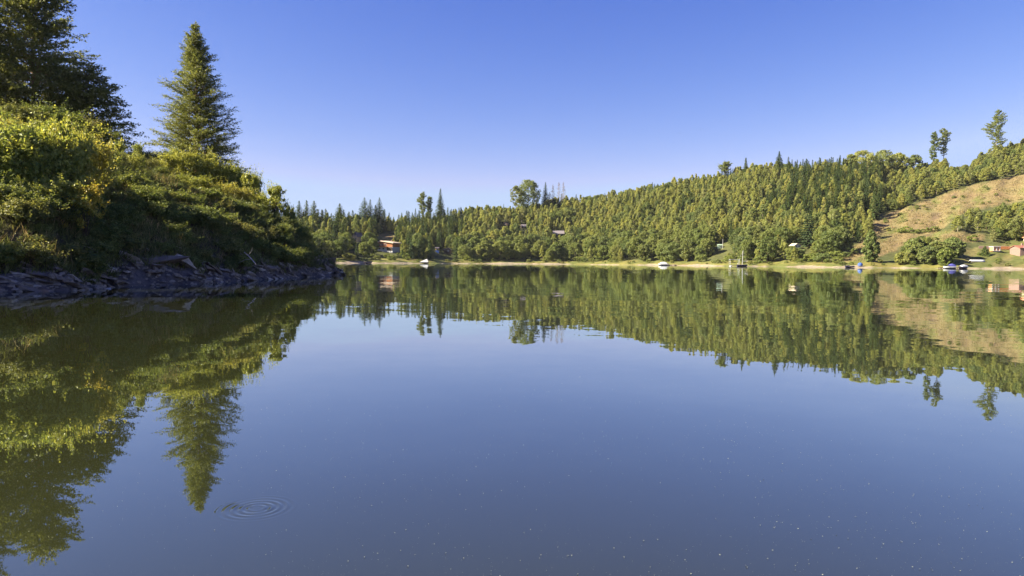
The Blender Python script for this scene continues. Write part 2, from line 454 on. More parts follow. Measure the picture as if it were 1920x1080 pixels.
# ------------------------------------------------------------------ far hill
def in_poly(x, y, P):
    c = False; j = len(P) - 1
    for i in range(len(P)):
        if (P[i][1] > y) != (P[j][1] > y) and x < (P[j][0] - P[i][0]) * (y - P[i][1]) / (P[j][1] - P[i][1]) + P[i][0]: c = not c
        j = i
    return c
CLEAR = [(1570, 487), (1592, 466), (1628, 446), (1640, 408), (1690, 391), (1750, 371), (1810, 351), (1870, 337), (1925, 327), (2100, 305),
         (2100, 372), (1925, 374), (1880, 384), (1830, 392), (1790, 406), (1765, 432), (1830, 440), (1870, 446), (1800, 456), (1700, 458), (1668, 474), (1640, 488), (1610, 492)]
CLEAR2 = [(704, 446), (706, 440), (738, 437), (744, 440), (742, 447), (720, 449)]
CLEAR3 = [(1770, 312), (1790, 304), (1815, 297), (1832, 300), (1815, 308), (1790, 316)]
MEADOW = [(1800, 510), (1806, 470), (1850, 458), (1930, 452), (2300, 440), (2300, 520)]

cols_u = np.arange(-700, 3001, 9.0)
rows = [-60, -20, -8, -4, -2, -1, -.5, 0, .4, .8, 1.2, 1.7, 2.3, 3, 4, 5, 6, 7.5, 9, 11, 13, 15] + list(np.arange(18, 246, 4.0)) + [255, 270, 300, 360, 480, 700, 1100, 1700]
GX = np.zeros((len(rows), len(cols_u))); GY = GX.copy()
for i, t in enumerate(rows):
    Yv = shore_D(cols_u) + t
    GY[i] = Yv; GX[i] = (cols_u - 960) / FPX * Yv
GZ = far_z(GX, GY)
nr, nc = GX.shape
I = np.arange(nr - 1)[:, None] * nc + np.arange(nc - 1)[None, :]
F = np.stack([I, I + 1, I + nc + 1, I + nc], -1).reshape(-1, 4)
hm = quad_mesh('hill', np.stack([GX, GY, GZ], -1), F, True)
ca = hm.color_attributes.new('cover', 'FLOAT_COLOR', 'POINT')
cc = np.zeros((nr, nc, 4)); cc[..., 3] = 1
rs = np.random.default_rng(9)
for i in range(nr):
    for j in range(nc):
        t = rows[i]
        px, py = (proj((GX[i, j], GY[i, j], GZ[i, j])) if GY[i, j] > 5 else (0, 0))
        nz = float(vnoise(GX[i, j] * 3, GY[i, j] * 3, 4)); 
        sandw = 2.4 + 1.4 * math.sin(cols_u[j] * .021) + 1.4 * math.sin(cols_u[j] * .067 + 1) + 1.0 * math.sin(cols_u[j] * .29)
        if t < sandw: c = (.25, .20, .14) if t > .5 else (.17, .13, .09)
        elif in_poly(px, py, MEADOW): c = (.085, .092, .027) if nz < .3 else (.13, .112, .042)
        elif t < 22: c = (.15, .135, .038) if nz > -.1 else (.105, .112, .03)
        elif in_poly(px, py, CLEAR) or in_poly(px, py, CLEAR2) or in_poly(px, py, CLEAR3):
            w = .5 + .5 * math.tanh(nz * 1.2)
            c = (.148 + .012 * w, .122 - .004 * w, .056)
            if nz < -.75: c = (.115, .115, .036)
            if nz > 1.15: c = (.11, .08, .05)
        else: c = (.065, .07, .025)
        cc[i, j, :3] = c
ca.data.foreach_set('color', cc.ravel().astype(np.float32))
tag(link('hill', hm, M['far_ground']), 'wooded hillside across the lake with a narrow sandy beach', kind='structure')

# ------------------------------------------------------------------ near bank
gx = np.concatenate([np.arange(-110, -48, 3.0), np.arange(-48, -28, .9), np.arange(-28, -11.5, .38)])
gy = np.concatenate([np.arange(-60, 14, 3.0), np.arange(14, 66, .45), np.arange(66, 168, 1.6)])
BX, BY = np.meshgrid(gx, gy)
BZ = near_z(BX, BY)
bd = near_d(BX, BY)
BZ += np.clip(1 - np.abs(bd - 1) / 3, 0, 1) * (rs.random(BZ.shape) - .5) * .35
nr, nc = BX.shape
I = np.arange(nr - 1)[:, None] * nc + np.arange(nc - 1)[None, :]
F = np.stack([I, I + 1, I + nc + 1, I + nc], -1).reshape(-1, 4)
bm_ = quad_mesh('bank', np.stack([BX, BY, BZ], -1), F, True)
ca = bm_.color_attributes.new('cover', 'FLOAT_COLOR', 'POINT')
cc = np.ones((nr, nc, 4))
w = np.clip((bd - .8 + rs.normal(size=bd.shape) * .5) / 1.5, 0, 1)[..., None]
nzz = np.clip(.5 + .4 * vnoise(BX * 5, BY * 5, 3), 0, 1)[..., None]
cc[..., :3] = (1 - w) * np.array([.13, .105, .092]) + w * (nzz * np.array([.085, .075, .030]) + (1 - nzz) * np.array([.075, .062, .036]))
ca.data.foreach_set('color', cc.ravel().astype(np.float32))
bank = tag(link('bank', bm_, M['near_ground']), 'steep rocky bank overgrown with shrubs on the left', kind='structure')

# slabs of slate along the waterline, each a piece of its own
def slab_mesh(seed):
    r = random.Random(seed)
    bm = bmesh.new()
    for k in range(13):
        a = r.uniform(0, 2 * PI); rad = r.uniform(.75, 1.0)
        bm.verts.new((rad * math.cos(a), .62 * rad * math.sin(a), r.choice((-1, 1)) * r.uniform(.15, .26)))
    bmesh.ops.convex_hull(bm, input=bm.verts)
    bmesh.ops.delete(bm, geom=[v for v in bm.verts if not v.link_faces], context='VERTS')
    me = bpy.data.meshes.new('stone'); bm.to_mesh(me); bm.free()
    return me
SL = []
for k in range(9):
    base_me = slab_mesh(k)
    for mname in ('rock', 'rock_light', 'rock', 'rock_brown'):
        me = base_me.copy(); me.materials.append(M[mname]); SL.append(me)
rnd = random.Random(11)
seglen = np.hypot(*(SHORE[1:] - SHORE[:-1]).T)
cum = np.concatenate([[0], np.cumsum(seglen)])
s0 = cum[5] - 3.0; s1 = cum[15] + 1.0
def shore_at(s):
    return Vector((float(np.interp(s, cum, SHORE[:, 0])), float(np.interp(s, cum, SHORE[:, 1]))))
nstone = 0
for k in range(300):
    s = rnd.uniform(s0, s1)
    p = shore_at(s); p2 = shore_at(s + .5)
    tang = (p2 - p).normalized(); inward = Vector((-tang.y, tang.x))
    if inward.x > 0: inward = -inward
    off = rnd.choice((rnd.uniform(-.35, .4), rnd.uniform(0, .8), rnd.uniform(.2, 1.3), rnd.uniform(.9, 2.0)))
    x, y = p.x + inward.x * off, p.y + inward.y * off
    size = rnd.uniform(.16, .40) if off < .5 else rnd.uniform(.2, .6)
    if rnd.random() < .10 and off < 1: size *= 1.5
    if off > 1: size *= .75
    o = bpy.data.objects.new('stone', rnd.choice(SL)); COL.objects.link(o)
    o.parent = bank
    o.location = (x, y, float(near_z(x, y)) + size * .10)
    ang = math.atan2(tang.y, tang.x)
    # strata dip towards the tip of the point
    o.rotation_euler = (rnd.gauss(.24, .13), rnd.gauss(.26, .14), ang + rnd.gauss(0, .32))
    o.scale = (size * rnd.uniform(.9, 1.8), size * rnd.uniform(.8, 1.2), size * rnd.uniform(.5, 1.0))
# small rubble between the slabs
q = Q(); 
for k in range(2600):
    s = rnd.uniform(s0, s1); p = shore_at(s); off = rnd.gauss(.45, .8)
    x, y = p.x - off, p.y + rnd.uniform(-.4, .4)
    sz = rnd.uniform(.04, .15)
    q.box((x, y, float(near_z(x, y)) + sz * .2), (sz * rnd.uniform(1, 2.2), sz * rnd.uniform(.8, 1.5), sz * rnd.uniform(.4, .9)), rnd.uniform(0, 6.3), rnd.uniform(.5, .95))
tag(q.obj('rubble', M['rock'], bank), kind='stuff')

# ------------------------------------------------------------------ plant generators (all return meshes)
def crown_broad(seed, h, r, base, ncl, nleaf, size, shape='ovoid', squash=.8):
    g = np.random.default_rng(seed); q = Q()
    for k in range(ncl):
        t = g.random() ** (.8 if shape == 'ovoid' else .75)
        if shape == 'ovoid': e = math.sin(PI * min(1, (t * .93 + .07)) ** .72) ** .8
        elif shape == 'round': e = math.sqrt(max(0, 1 - (2 * t - 1) ** 2)) * .98 + .04
        else: e = (1 - t) ** .8 * .95 + .08                       # cone
        a = g.random() * 2 * PI
        rho = r * e * (.25 + .75 * g.random() ** .5)
        cr = r * (.17 + .16 * g.random())
        c = np.array([rho * math.cos(a), rho * math.sin(a), base + (h - base - cr * .6) * t + cr * .3])
        d = g.normal(size=(nleaf, 3)); d /= np.linalg.norm(d, axis=1)[:, None]
        out = c - np.array([0, 0, base + (h - base) * .4]); out /= np.linalg.norm(out) + 1e-6
        d = d + out * .35; d /= np.linalg.norm(d, axis=1)[:, None]
        P = c + d * cr * (.55 + .5 * g.random(nleaf))[:, None] * np.array([1, 1, squash])
        N = d * .8 + g.normal(size=(nleaf, 3)) * .45 + np.array([0, 0, .25])
        ls = size * (.6 + .7 * g.random(nleaf))
        q.leaves(P, N, ls, ls * .62, g)
    return q.mesh('crown')

def trunk_mesh(seed, h, r, lean=.04, limbs=5, reach=.35, up=.5, n=6, lo=.3):
    g = np.random.default_rng(seed); q = Q()
    t = np.linspace(0, 1, 7)
    ax = g.normal(size=2) * lean * h
    pts = np.stack([ax[0] * t ** 2, ax[1] * t ** 2, -0.4 + (h + .4) * t], -1)
    q.tube(pts, r * (1 - t * .86) * (1 + .35 * np.exp(-t * 18)), n)
    for k in range(limbs):
        tt = lo + (.92 - lo) * g.random(); a = g.random() * 2 * PI
        b = np.array([np.interp(tt, t, pts[:, i]) for i in range(3)])
        L = h * reach * (1.1 - tt) * (.7 + .6 * g.random())
        s = np.linspace(0, 1, 4)
        P = b + np.stack([math.cos(a) * L * s, math.sin(a) * L * s, L * up * s ** 1.4], -1)
        q.tube(P, r * .36 * (1 - s * .8) * (1.05 - tt * .6), 4)
    return q.mesh('trunk', True)

def crown_spruce(seed, h, r, base=.08, tiers=17, per=7, droop=.35, sparse=0.0, size=.42):
    g = np.random.default_rng(seed); q = Q()
    for i in range(tiers):
        t = i / (tiers - 1)
        z = h * (base + (1 - base) * t)
        R = r * (1 - t) ** .85 + .10
        m = max(3, int(per * (1 - t * .5)))
        for k in range(m):
            if g.random() < sparse: continue
            a = 2 * PI * (k + g.random() * .8) / m + i * .7
            L = R * (.72 + .45 * g.random())
            ns = max(3, int(L / .30))
            s = (np.arange(ns) + .6) / ns
            rise = .35 * t - droop * (1 - t)
            P = np.stack([math.cos(a) * L * s, math.sin(a) * L * s, z + L * rise * s + g.normal(size=ns) * .07], -1)
            P = np.repeat(P, 2, 0) + g.normal(size=(ns * 2, 3)) * np.array([.13, .13, .09])
            N = np.array([0, 0, 1.0]) + np.array([math.cos(a), math.sin(a), 0]) * .55 + g.normal(size=(ns * 2, 3)) * .35
            T = np.tile([math.cos(a), math.sin(a), -.35], (ns * 2, 1)) + g.normal(size=(ns * 2, 3)) * .45
            ls = size * (.7 + .6 * g.random(ns * 2)) * (.65 + .35 * (1 - t))
            q.leaves(P, N, ls, ls * .5, g, T)
    q.leaves(np.array([[0, 0, h], [0, 0, h - .2]]), np.array([[1., 0, 0], [0, 1., 0]]), np.array([.5, .5]), np.array([.10, .10]), g, np.tile([0, 0, 1.], (2, 1)))
    return q.mesh('crown')

def near_tree(seed, H, Rfun, z0, step, per, elevfun, leaf, twig_gap, nl, trunk_r, spray=.34, leaf_w=.4, drop=.15, flat=.55):
    """tree grown branch by branch: boughs, side twigs, leaves along the twigs; returns trunk, bough and foliage meshes"""
    g = np.random.default_rng(seed); tr = Q(); bo = Q(); fo = Q()
    t = np.linspace(0, 1, 14)
    wob = np.cumsum(g.normal(size=(14, 2)), 0) * H * .0022
    axis = np.stack([wob[:, 0], wob[:, 1], -.8 + (H + .8) * t], -1)
    tr.tube(axis, trunk_r * (1 - t * .95) + .01, 8)
    z = z0
    while z < H - .15:
        tt = z / H
        m = per if tt < .9 else max(3, per - 2)
        a0 = g.random() * 6.28
        for k in range(m):
            a = a0 + 2 * PI * k / m + g.normal() * .28
            zz = z + g.uniform(-.9, .9) * step
            L = Rfun(tt, a) * (.66 + .46 * g.random())
            if L < .12: continue
            el = elevfun(tt) + g.normal() * .20
            ns = 8; s = np.linspace(0, 1, ns)
            hx, hz = math.cos(el), math.sin(el)
            cx = np.interp(zz, axis[:, 2], axis[:, 0]); cyy = np.interp(zz, axis[:, 2], axis[:, 1])
            bend = g.normal() * .12
            aa = a + bend * s
            P = np.stack([cx + np.cos(aa) * L * hx * s, cyy + np.sin(aa) * L * hx * s, zz + L * hz * s - drop * L * s ** 2 + .10 * L * s ** 3], -1)
            bo.tube(P, np.maximum(.008, trunk_r * .20 * (1 - tt * .6)) * (1 - s * .85), 4)
            nt_ = max(3, int(L / twig_gap))
            e = np.arange(nt_)
            u = np.minimum(1, .22 + .78 * (e + g.random(nt_) * .8) / nt_)
            b = np.stack([np.interp(u, s, P[:, i]) for i in range(3)], -1)
            ad = np.stack([np.full(nt_, math.cos(a)), np.full(nt_, math.sin(a)), hz * .8 - drop * u], -1)
            side = np.array([-math.sin(a), math.cos(a), 0]) * np.where(e % 2, 1, -1)[:, None]
            tl = spray * (L ** .6) * (1.15 - .62 * u) * (.6 + .7 * g.random(nt_))
            td = ad * (.55 + .4 * u)[:, None] + side * (1.0 - .5 * u)[:, None]
            td[:, 2] += g.normal(size=nt_) * .25 - .05
            td /= np.linalg.norm(td, axis=1)[:, None]
            w_ = np.linspace(.12, 1, nl)
            C = (b[:, None, :] + td[:, None, :] * (tl[:, None] * w_[None, :])[..., None]).reshape(-1, 3)
            k2 = len(C)
            C = C + g.normal(size=(k2, 3)) * np.array([leaf * .5, leaf * .5, leaf * .45])
            Nn = np.array([0, 0, 1.0]) * flat + g.normal(size=(k2, 3)) * .5
            ls = leaf * (.6 + .7 * g.random(k2))
            fo.leaves(C, Nn, ls, ls * leaf_w, g, np.repeat(td, nl, 0) + g.normal(size=(k2, 3)) * .45)
        z += step * (1.0 if tt < .7 else .8)
    return tr.mesh('trunk', True), bo.mesh('boughs', True), fo.mesh('foliage')

def shrub_mesh(seed, h, r, ncl, nleaf, leaf, upright=.6):
    """several stems from one root, leaves in clusters along and at the ends of the stems"""
    g = np.random.default_rng(seed); st = Q(); q = Q()
    for k in range(ncl):
        a = g.random() * 2 * PI
        fr = g.random() ** .6
        z = h * (.22 + .78 * g.random() ** .7)
        rho = r * fr * math.sqrt(max(.05, 1 - (z / h - .42) ** 2 / .42))
        c = np.array([rho * math.cos(a), rho * math.sin(a), z])
        b = np.array([c[0] * .12, c[1] * .12, -.2])
        s = np.linspace(0, 1, 5)
        P = b + (c - b) * s[:, None]; P[:, 0] -= c[0] * .25 * np.sin(PI * s); P[:, 1] -= c[1] * .25 * np.sin(PI * s)
        if k % 2 == 0: st.tube(P, .022 * (h / 3) * (1 - .8 * s), 4)
        cr = r * (.13 + .14 * g.random())
        d = g.normal(size=(nleaf, 3)); d /= np.linalg.norm(d, axis=1)[:, None]
        L = c + d * cr * (g.random(nleaf) ** .45)[:, None] * np.array([1, 1, .85])
        out = np.array([math.cos(a) * fr, math.sin(a) * fr, .6])
        N = out * .8 + d * .4 + g.normal(size=(nleaf, 3)) * .55
        ls = leaf * (.55 + .8 * g.random(nleaf))
        q.leaves(L, N, ls, ls * .6, g)
        # shoots that break the outline
        if g.random() < .85:
            sd = np.array([math.cos(a) * (1 - upright), math.sin(a) * (1 - upright), upright]) + g.normal(size=3) * .25
            sd /= np.linalg.norm(sd); m = 16
            w_ = np.linspace(.3, g.uniform(1.6, 3.4), m)
            L = c + sd * cr * w_[:, None] + g.normal(size=(m, 3)) * leaf * .7
            q.leaves(L, g.normal(size=(m, 3)) + np.array([0, 0, .6]), leaf * .8, leaf * .45, g)
            st.tube(np.array([c, c + sd * cr * 1.0, c + sd * cr * 1.9]), [.006, .005, .003], 3)
    return st.mesh('stems', True), q.mesh('leaves')

def set_mat(me, mat):
    me.materials.clear(); me.materials.append(mat); return me

# ------------------------------------------------------------------ far trees
PROTO = {}
def make_protos():
    PROTO['slender'] = []
    for k in range(10):
        PROTO['slender'].append((set_mat(crown_broad(100 + k, 10, (1.75, 2.1, 1.9, 2.5, 2.2)[k % 5], .7, 80, 42, .215, 'cone' if k % 3 == 2 else 'ovoid'), M['birch']),
                                 set_mat(trunk_mesh(100 + k, 9, .11, .02, 4, .2, 1.2, 5), M['bark_pale'])))
    PROTO['round'] = []
    for k in range(5):
        PROTO['round'].append((set_mat(crown_broad(200 + k, 10, 3.9 + .4 * (k % 3), .8, 90, 56, .29, 'round'), M['round']),
                               set_mat(trunk_mesh(200 + k, 8.5, .2, .03, 6, .4, .7, 6), M['bark'])))
    PROTO['bush'] = []
    for k in range(4):
        PROTO['bush'].append((set_mat(crown_broad(300 + k, 3, 2.1, .05, 26, 40, .22, 'round', .7), M['bush']),
                              set_mat(trunk_mesh(300 + k, 2, .06, .1, 5, .6, .8, 4, .1), M['bark'])))
    PROTO['spruce'] = []
    for k in range(5):
        PROTO['spruce'].append((set_mat(crown_spruce(400 + k, 12, 2.3 + .2 * (k % 3), .06, 19, 9, .3, .05), M['needle']),
                                set_mat(trunk_mesh(400 + k, 11.4, .14, .008, 0), M['bark'])))
make_protos()
BASEH = {'slender': 10.0, 'round': 10.0, 'bush': 3.0, 'spruce': 12.0}

def place_tree(kind, k, loc, h, rz, name, label, cat, group, wide=1.0):
    cr, tk = PROTO[kind][k]
    s = h / BASEH[kind]
    r = empty(name, loc, rz, (s * wide, s * wide, s))
    tag(r, label, cat, group)
    a = bpy.data.objects.new('crown', cr); COL.objects.link(a); a.parent = r
    b = bpy.data.objects.new('trunk', tk); COL.objects.link(b); b.parent = r
    return r

# things that must stay visible: (x0, x1, y_top, y_bottom) in the photograph, depth
KEEP = []
def keep_clear(x0, x1, y0, y1, Y): KEEP.append((x0, x1, y0, y1, Y))

# ------------------------------------------------------------------ buildings across the lake
def gable_house(name, label, loc, rz, W, Dp, H, rise, wall, roof, over=.5, apex=0.0, ridge='y', base_mat=None, base_h=0.0, wins=(), door=None, chimney=None, thick=.16):
    """ridge 'y': the gable end faces local -y. apex shifts the ridge sideways"""
    root = tag(empty(name, loc, rz), label, 'house' if name != 'hut' else 'hut')
    q = Q()
    x0, x1, y0, y1 = -W / 2, W / 2, -Dp / 2, Dp / 2
    q.box((0, 0, (H + base_h) / 2 - .75 + .75), (W, Dp, H - base_h))
    if ridge == 'y':
        ax = apex
        for y in (y0, y1):
            q.add([[x0, y, H], [x1, y, H], [ax, y, H + rise], [ax, y, H + rise]], [[0, 1, 2, 3]])
        q.obj('wall', wall, root)
        r = Q(); lo = over
        kl = rise / (ax - x0); kr = rise / (x1 - ax)
        a = (x0 - lo, H - kl * lo); b = (ax, H + rise + .01); c = (x1 + lo, H - kr * lo)
        r.slab((a[0], y0 - lo, a[1]), (b[0], y0 - lo, b[1]), (b[0], y1 + lo, b[1]), (a[0], y1 + lo, a[1]), thick)
        r.slab((b[0], y0 - lo, b[1]), (c[0], y0 - lo, c[1]), (c[0], y1 + lo, c[1]), (b[0], y1 + lo, b[1]), thick)
        r.obj('roof', roof, root)
    else:
        for x in (x0, x1):
            q.add([[x, y0, H], [x, y1, H], [x, 0, H + rise], [x, 0, H + rise]], [[0, 1, 2, 3]])
        q.obj('wall', wall, root)
        r = Q(); lo = over; k_ = rise / (Dp / 2)
        r.slab((x0 - lo, y0 - lo, H - k_ * lo), (x1 + lo, y0 - lo, H - k_ * lo), (x1 + lo, 0, H + rise + .01), (x0 - lo, 0, H + rise + .01), thick)
        r.slab((x0 - lo, 0, H + rise + .01), (x1 + lo, 0, H + rise + .01), (x1 + lo, y1 + lo, H - k_ * lo), (x0 - lo, y1 + lo, H - k_ * lo), thick)
        r.obj('roof', roof, root)
    if base_mat is not None:
        b = Q(); b.box((0, 0, (base_h - 2.5) / 2 - .003), (W - .06, Dp - .06, base_h + 2.5)); b.obj('foundation', base_mat, root)
    for (wx, wz, ww, wh) in wins:
        fr = Q()
        t = .09
        for (cx, cz, sx, sz) in ((wx, wz + wh / 2, ww + 2 * t, t), (wx, wz - wh / 2, ww + 2 * t, t), (wx - ww / 2 - t / 2, wz, t, wh), (wx + ww / 2 + t / 2, wz, t, wh)):
            fr.box((cx, y0 - .03, cz), (sx, .12, sz))
        w_ = fr.obj('window', M['white'], root)
        g = Q(); g.box((wx, y0 - .012, wz), (ww, .03, wh)); g.obj('pane', M['glass'], w_)
    if door:
        d = Q(); d.box((door[0], y0 - .03, 1.0 + door[1]), (.95, .07, 2.0)); dd = d.obj('door', M['wood_dark'], root)
        hd = Q(); hd.box((door[0] + .35, y0 - .09, 1.0 + door[1]), (.14, .06, .05)); hd.obj('handle', M['grey_metal'], dd)
    if chimney:
        c = Q(); c.box((chimney[0], chimney[1], chimney[2]), (.55, .55, 1.4)); c.obj('chimney', M['pinkwall'], root)
    return root

# the orange wooden chalet
p = far_hit(727, 470); s = p.y / FPX
keep_clear(708, 748, 449, 466, p.y)
ch = gable_house('house', 'orange wooden chalet with a wide pale shallow roof above the shore', p, -.35, 36 * s, 8, 3.9, .95, M['wood_orange'], M['roof_pale'], .75, -5.5 * s, 'y', M['white'], 1.9,
                 wins=((-9 * s, 2.95, 1.0, .9), (-3.5 * s, 2.95, 1.0, .9), (3 * s, 3.0, 1.2, 1.0), (-9 * s, 1.0, .9, .8), (-1 * s, 1.0, .9, .8)), chimney=(1.5, 1.5, 5.1), thick=.5)
q = Q(); q.box((-4.5 * s, -4.7, 1.95), (26 * s, 1.3, .14)); bal = q.obj('balcony', M['wood_orange'], ch)
q = Q()
for k in range(12): q.box((-17 * s + k * 25 * s / 11, -5.3, 2.45), (.08, .06, .9))
q.box((-4.5 * s, -5.3, 2.93), (26 * s, .08, .1)); q.obj('railing', M['wood_orange'], bal)
q = Q(); q.box((11.5 * s, -4.06, .9), (11 * s, .1, 1.8)); q.obj('carport_shade', M['wood_dark'], ch)  # flat dark panel stands in for the shade inside the open carport

p = far_hit(671, 452); s = p.y / FPX
keep_clear(661, 682, 432, 452, p.y)
gable_house('house', 'small cream house with a steep dark roof left of the orange chalet', p, -.55, 10 * s, 4.5, 2.6, 2.1, M['cream'], M['roof_dark'], .35, 0, 'y', M['cream'], .6, wins=((0, 3.1, .6, .6), (-.7, 1.5, .7, .8), (.7, 1.5, .7, .8)), thick=.18)

p = far_hit(1047, 442); s = p.y / FPX
keep_clear(1036, 1058, 430, 439, p.y)
gable_house('hut', 'wide cabin with a grey ribbed roof among the hillside trees', p, .05, 19 * s, 5, 1.5, 1.9, M['wood_dark'], M['roof_grey'], .4, 0, 'x', M['wood_dark'], .3, wins=((-1.4, 1.0, .8, .7), (1.4, 1.0, .8, .7)))

p = far_hit(981, 428); s = p.y / FPX
keep_clear(974, 987, 421, 428, p.y)
gable_house('hut', 'small cabin with a pale lilac grey roof beside a dark tree', p, .3, 10 * s, 4, 1.2, 1.5, M['wood_dark'], M['roof_grey'], .3, 0, 'x', M['wood_dark'], .3, wins=((0, .8, .7, .6),))

p = far_hit(948, 424); s = p.y / FPX
keep_clear(940, 955, 417, 424, p.y)
gable_house('hut', 'brown timber cabin high on the hillside, leftmost of three roofs', p, -.2, 9 * s, 4, 1.5, 1.3, M['wood_dark'], M['roof_dark'], .3, 0, 'y', M['wood_dark'], .3, wins=((0, 1.0, .7, .6),))

p = far_hit(820, 473); s = p.y / FPX
keep_clear(814, 826, 462, 473, p.y)
gable_house('hut', 'tiny yellow and blue hut under dark spruces', p, 0, 6.5 * s, 2.4, 2.2, .6, M['yellow'], M['roof_dark'], .2, 0, 'x', M['blue_bright'], 1.2, wins=((0, 1.7, .6, .5),))
p = far_hit(839, 474); s = p.y / FPX
keep_clear(828, 848, 458, 474, p.y)
gable_house('hut', 'low dark shed with a pale sloping roof edge under dark spruces', p, 0, 13 * s, 3.5, 1.8, 1.0, M['wood_dark'], M['roof_grey'], .3, .8, 'y', M['wood_dark'], .2, wins=((.6, 1.1, .7, .6),), door=(-1.0, .1))

p = far_hit(1349, 466); s = p.y / FPX
keep_clear(1343, 1358, 456, 466, p.y)
gable_house('hut', 'small pale green shed beside a white pole', p, 0, 8 * s, 2.4, 1.6, .5, M['green_paint'], M['green_paint'], .12, 0, 'x', M['green_paint'], .2, wins=((.3, 1.0, .5, .45),))
p = far_hit(1355, 467); q = Q()
keep_clear(1353, 1357, 443, 460, p.y)
q.tube([(0, 0, -.3), (0, 0, 2.5), (0, 0, 5.2)], [.09, .085, .07], 8)
q.obj('pole', M['white'], None, True, p)
po = bpy.context.scene.objects[-1] if False else [o for o in COL.objects if o.name.startswith('pole')][-1]
tag(po, 'slim white pole standing behind the pale green shed', 'pole')

p = far_hit(1491, 467); s = p.y / FPX
keep_clear(1482, 1498, 452, 461, p.y)
gable_house('hut', 'white cottage half hidden in trees below the big pine', p, .15, 12 * s, 4.0, 1.7, .8, M['white'], M['roof_pale'], .4, -.3, 'y', M['white'], .3, wins=((-.7, 1.3, .7, .6), (.8, 1.3, .7, .6)))

# right hand meadow
p = far_hit(1865, 471); s = p.y / FPX
keep_clear(1855, 1874, 460, 472, p.y)
r = tag(empty('kiosk', p, 0), 'white framed kiosk with two orange panels beside the long brown wall', 'kiosk')
q = Q(); q.box((0, 0, .9), (12 * s, 2.4, 1.7)); q.obj('wall', M['orange_panel'], r)
q = Q(); q.box((0, 0, 1.85), (14 * s, 2.9, .22)); q.obj('roof', M['white'], r)
for x in (-6 * s, 0, 6 * s):
    q = Q(); q.box((x, -1.25, .9), (.30, .12, 1.7)); q.obj('post', M['white'], r)
q = Q(); q.box((0, -1.27, .10), (12 * s, .14, .24)); q.obj('sill', M['white'], r)
p2 = far_hit(1835, 466); p3 = far_hit(1893, 469)
q = Q(); v = p3 - p2; L = v.length
w_root = tag(empty('garden_wall', p2, math.atan2(v.y, v.x)), 'long low brown timber wall running behind the kiosk', 'wall')
for k in range(14):
    b = Q(); b.box((L * (k + .5) / 14, 0, .35), (L / 14 - .05, .12, 1.3)); b.obj('panel', M['wood_orange'] if k > 5 else M['pinkwall'], w_root)
q = Q(); q.box((L / 2, 0, 1.06), (L, .2, .1)); q.obj('coping', M['roof_pale'], w_root)
p = far_hit(1934, 470); s = p.y / FPX
keep_clear(1890, 1960, 455, 470, p.y)
gable_house('house', 'long low pink house with a red tiled roof at the right edge', p, 0, 62 * s, 6, 1.0, 1.0, M['pinkwall'], M['roof_red'], .4, 0, 'x', M['pinkwall'], .4, wins=((-5, 1.1, .8, .7), (-3, 1.1, .8, .7)), chimney=(-3.5, .6, 2.3))
p = far_hit(1947, 447); s = p.y / FPX
keep_clear(1905, 1965, 434, 447, p.y)
gable_house('house', 'house with an orange gable roof cut by the right edge, above the low pink house', p, .2, 34 * s, 7, .6, 3.4, M['cream'], M['orange_panel'], .4, 0, 'y', M['cream'], .3, wins=((0, 1.6, .8, .8),))
p = far_hit(1832, 492); s = p.y / FPX
keep_clear(1814, 1850, 483, 493, p.y)

# ------------------------------------------------------------------ boats
def hull_mesh(L, W, H, bow=.45, flat=.75):
    q = Q(); n = 12; ring = []
    for i in range(n):
        t = i / (n - 1)
        w = W / 2 * (1 - max(0, (t - (1 - bow)) / bow) ** 2.0 * .97) * (.88 + .12 * min(1, t * 4))
        zt = H * (1 + .22 * max(0, (t - .6) / .4) ** 1.5); x = -L / 2 + L * t
        keel = -.12 * H + .3 * H * max(0, (t - .75) / .25) ** 2
        ring.append([(x, -w, zt), (x + .02, -w * flat, .22 * H), (x, 0, keel), (x + .02, w * flat, .22 * H), (x, w, zt), (x, w * .86, zt), (x, w * .66, .34 * H), (x, 0, .28 * H), (x, -w * .66, .34 * H), (x, -w * .86, zt)])
    V = np.array(ring).reshape(-1, 3); m = 10
    F = [[i * m + j, i * m + (j + 1) % m, (i + 1) * m + (j + 1) % m, (i + 1) * m + j] for i in range(n - 1) for j in range(m)]
    q.add(V, F)
    for i in (0, n - 1):
        b = i * m
        q.add(V[b:b + m], [[0, 1, 8, 9], [1, 2, 7, 8], [2, 3, 6, 7], [3, 4, 5, 6]])
    return q.mesh('hull', True)

def canopy_mesh(L, W, H, n=7):
    q = Q(); V = []
    for i in range(6):
        t = i / 5; x = -L / 2 + L * t; hh = H * (1 - .35 * (2 * t - 1) ** 2)
        for j in range(n):
            a = PI * j / (n - 1)
            V.append((x, -W / 2 * math.cos(a), hh * math.sin(a) ** .6))
    F = [[i * n + j, i * n + j + 1, (i + 1) * n + j + 1, (i + 1) * n + j] for i in range(5) for j in range(n - 1)]
    q.add(V, F)
    q.add([V[0], V[1], V[2], V[3], V[4], V[5], V[6]], [[0, 1, 2, 3], [0, 3, 4, 5], [0, 5, 6, 6]])
    q.add(V[35:], [[0, 1, 2, 3], [0, 3, 4, 5], [0, 5, 6, 6]])
    return q.mesh('canopy', True)

def shore_pt(px, off=-1.5):
    Y = float(shore_D(px)) + off
    return Vector(((px - 960) / FPX * Y, Y, 0))

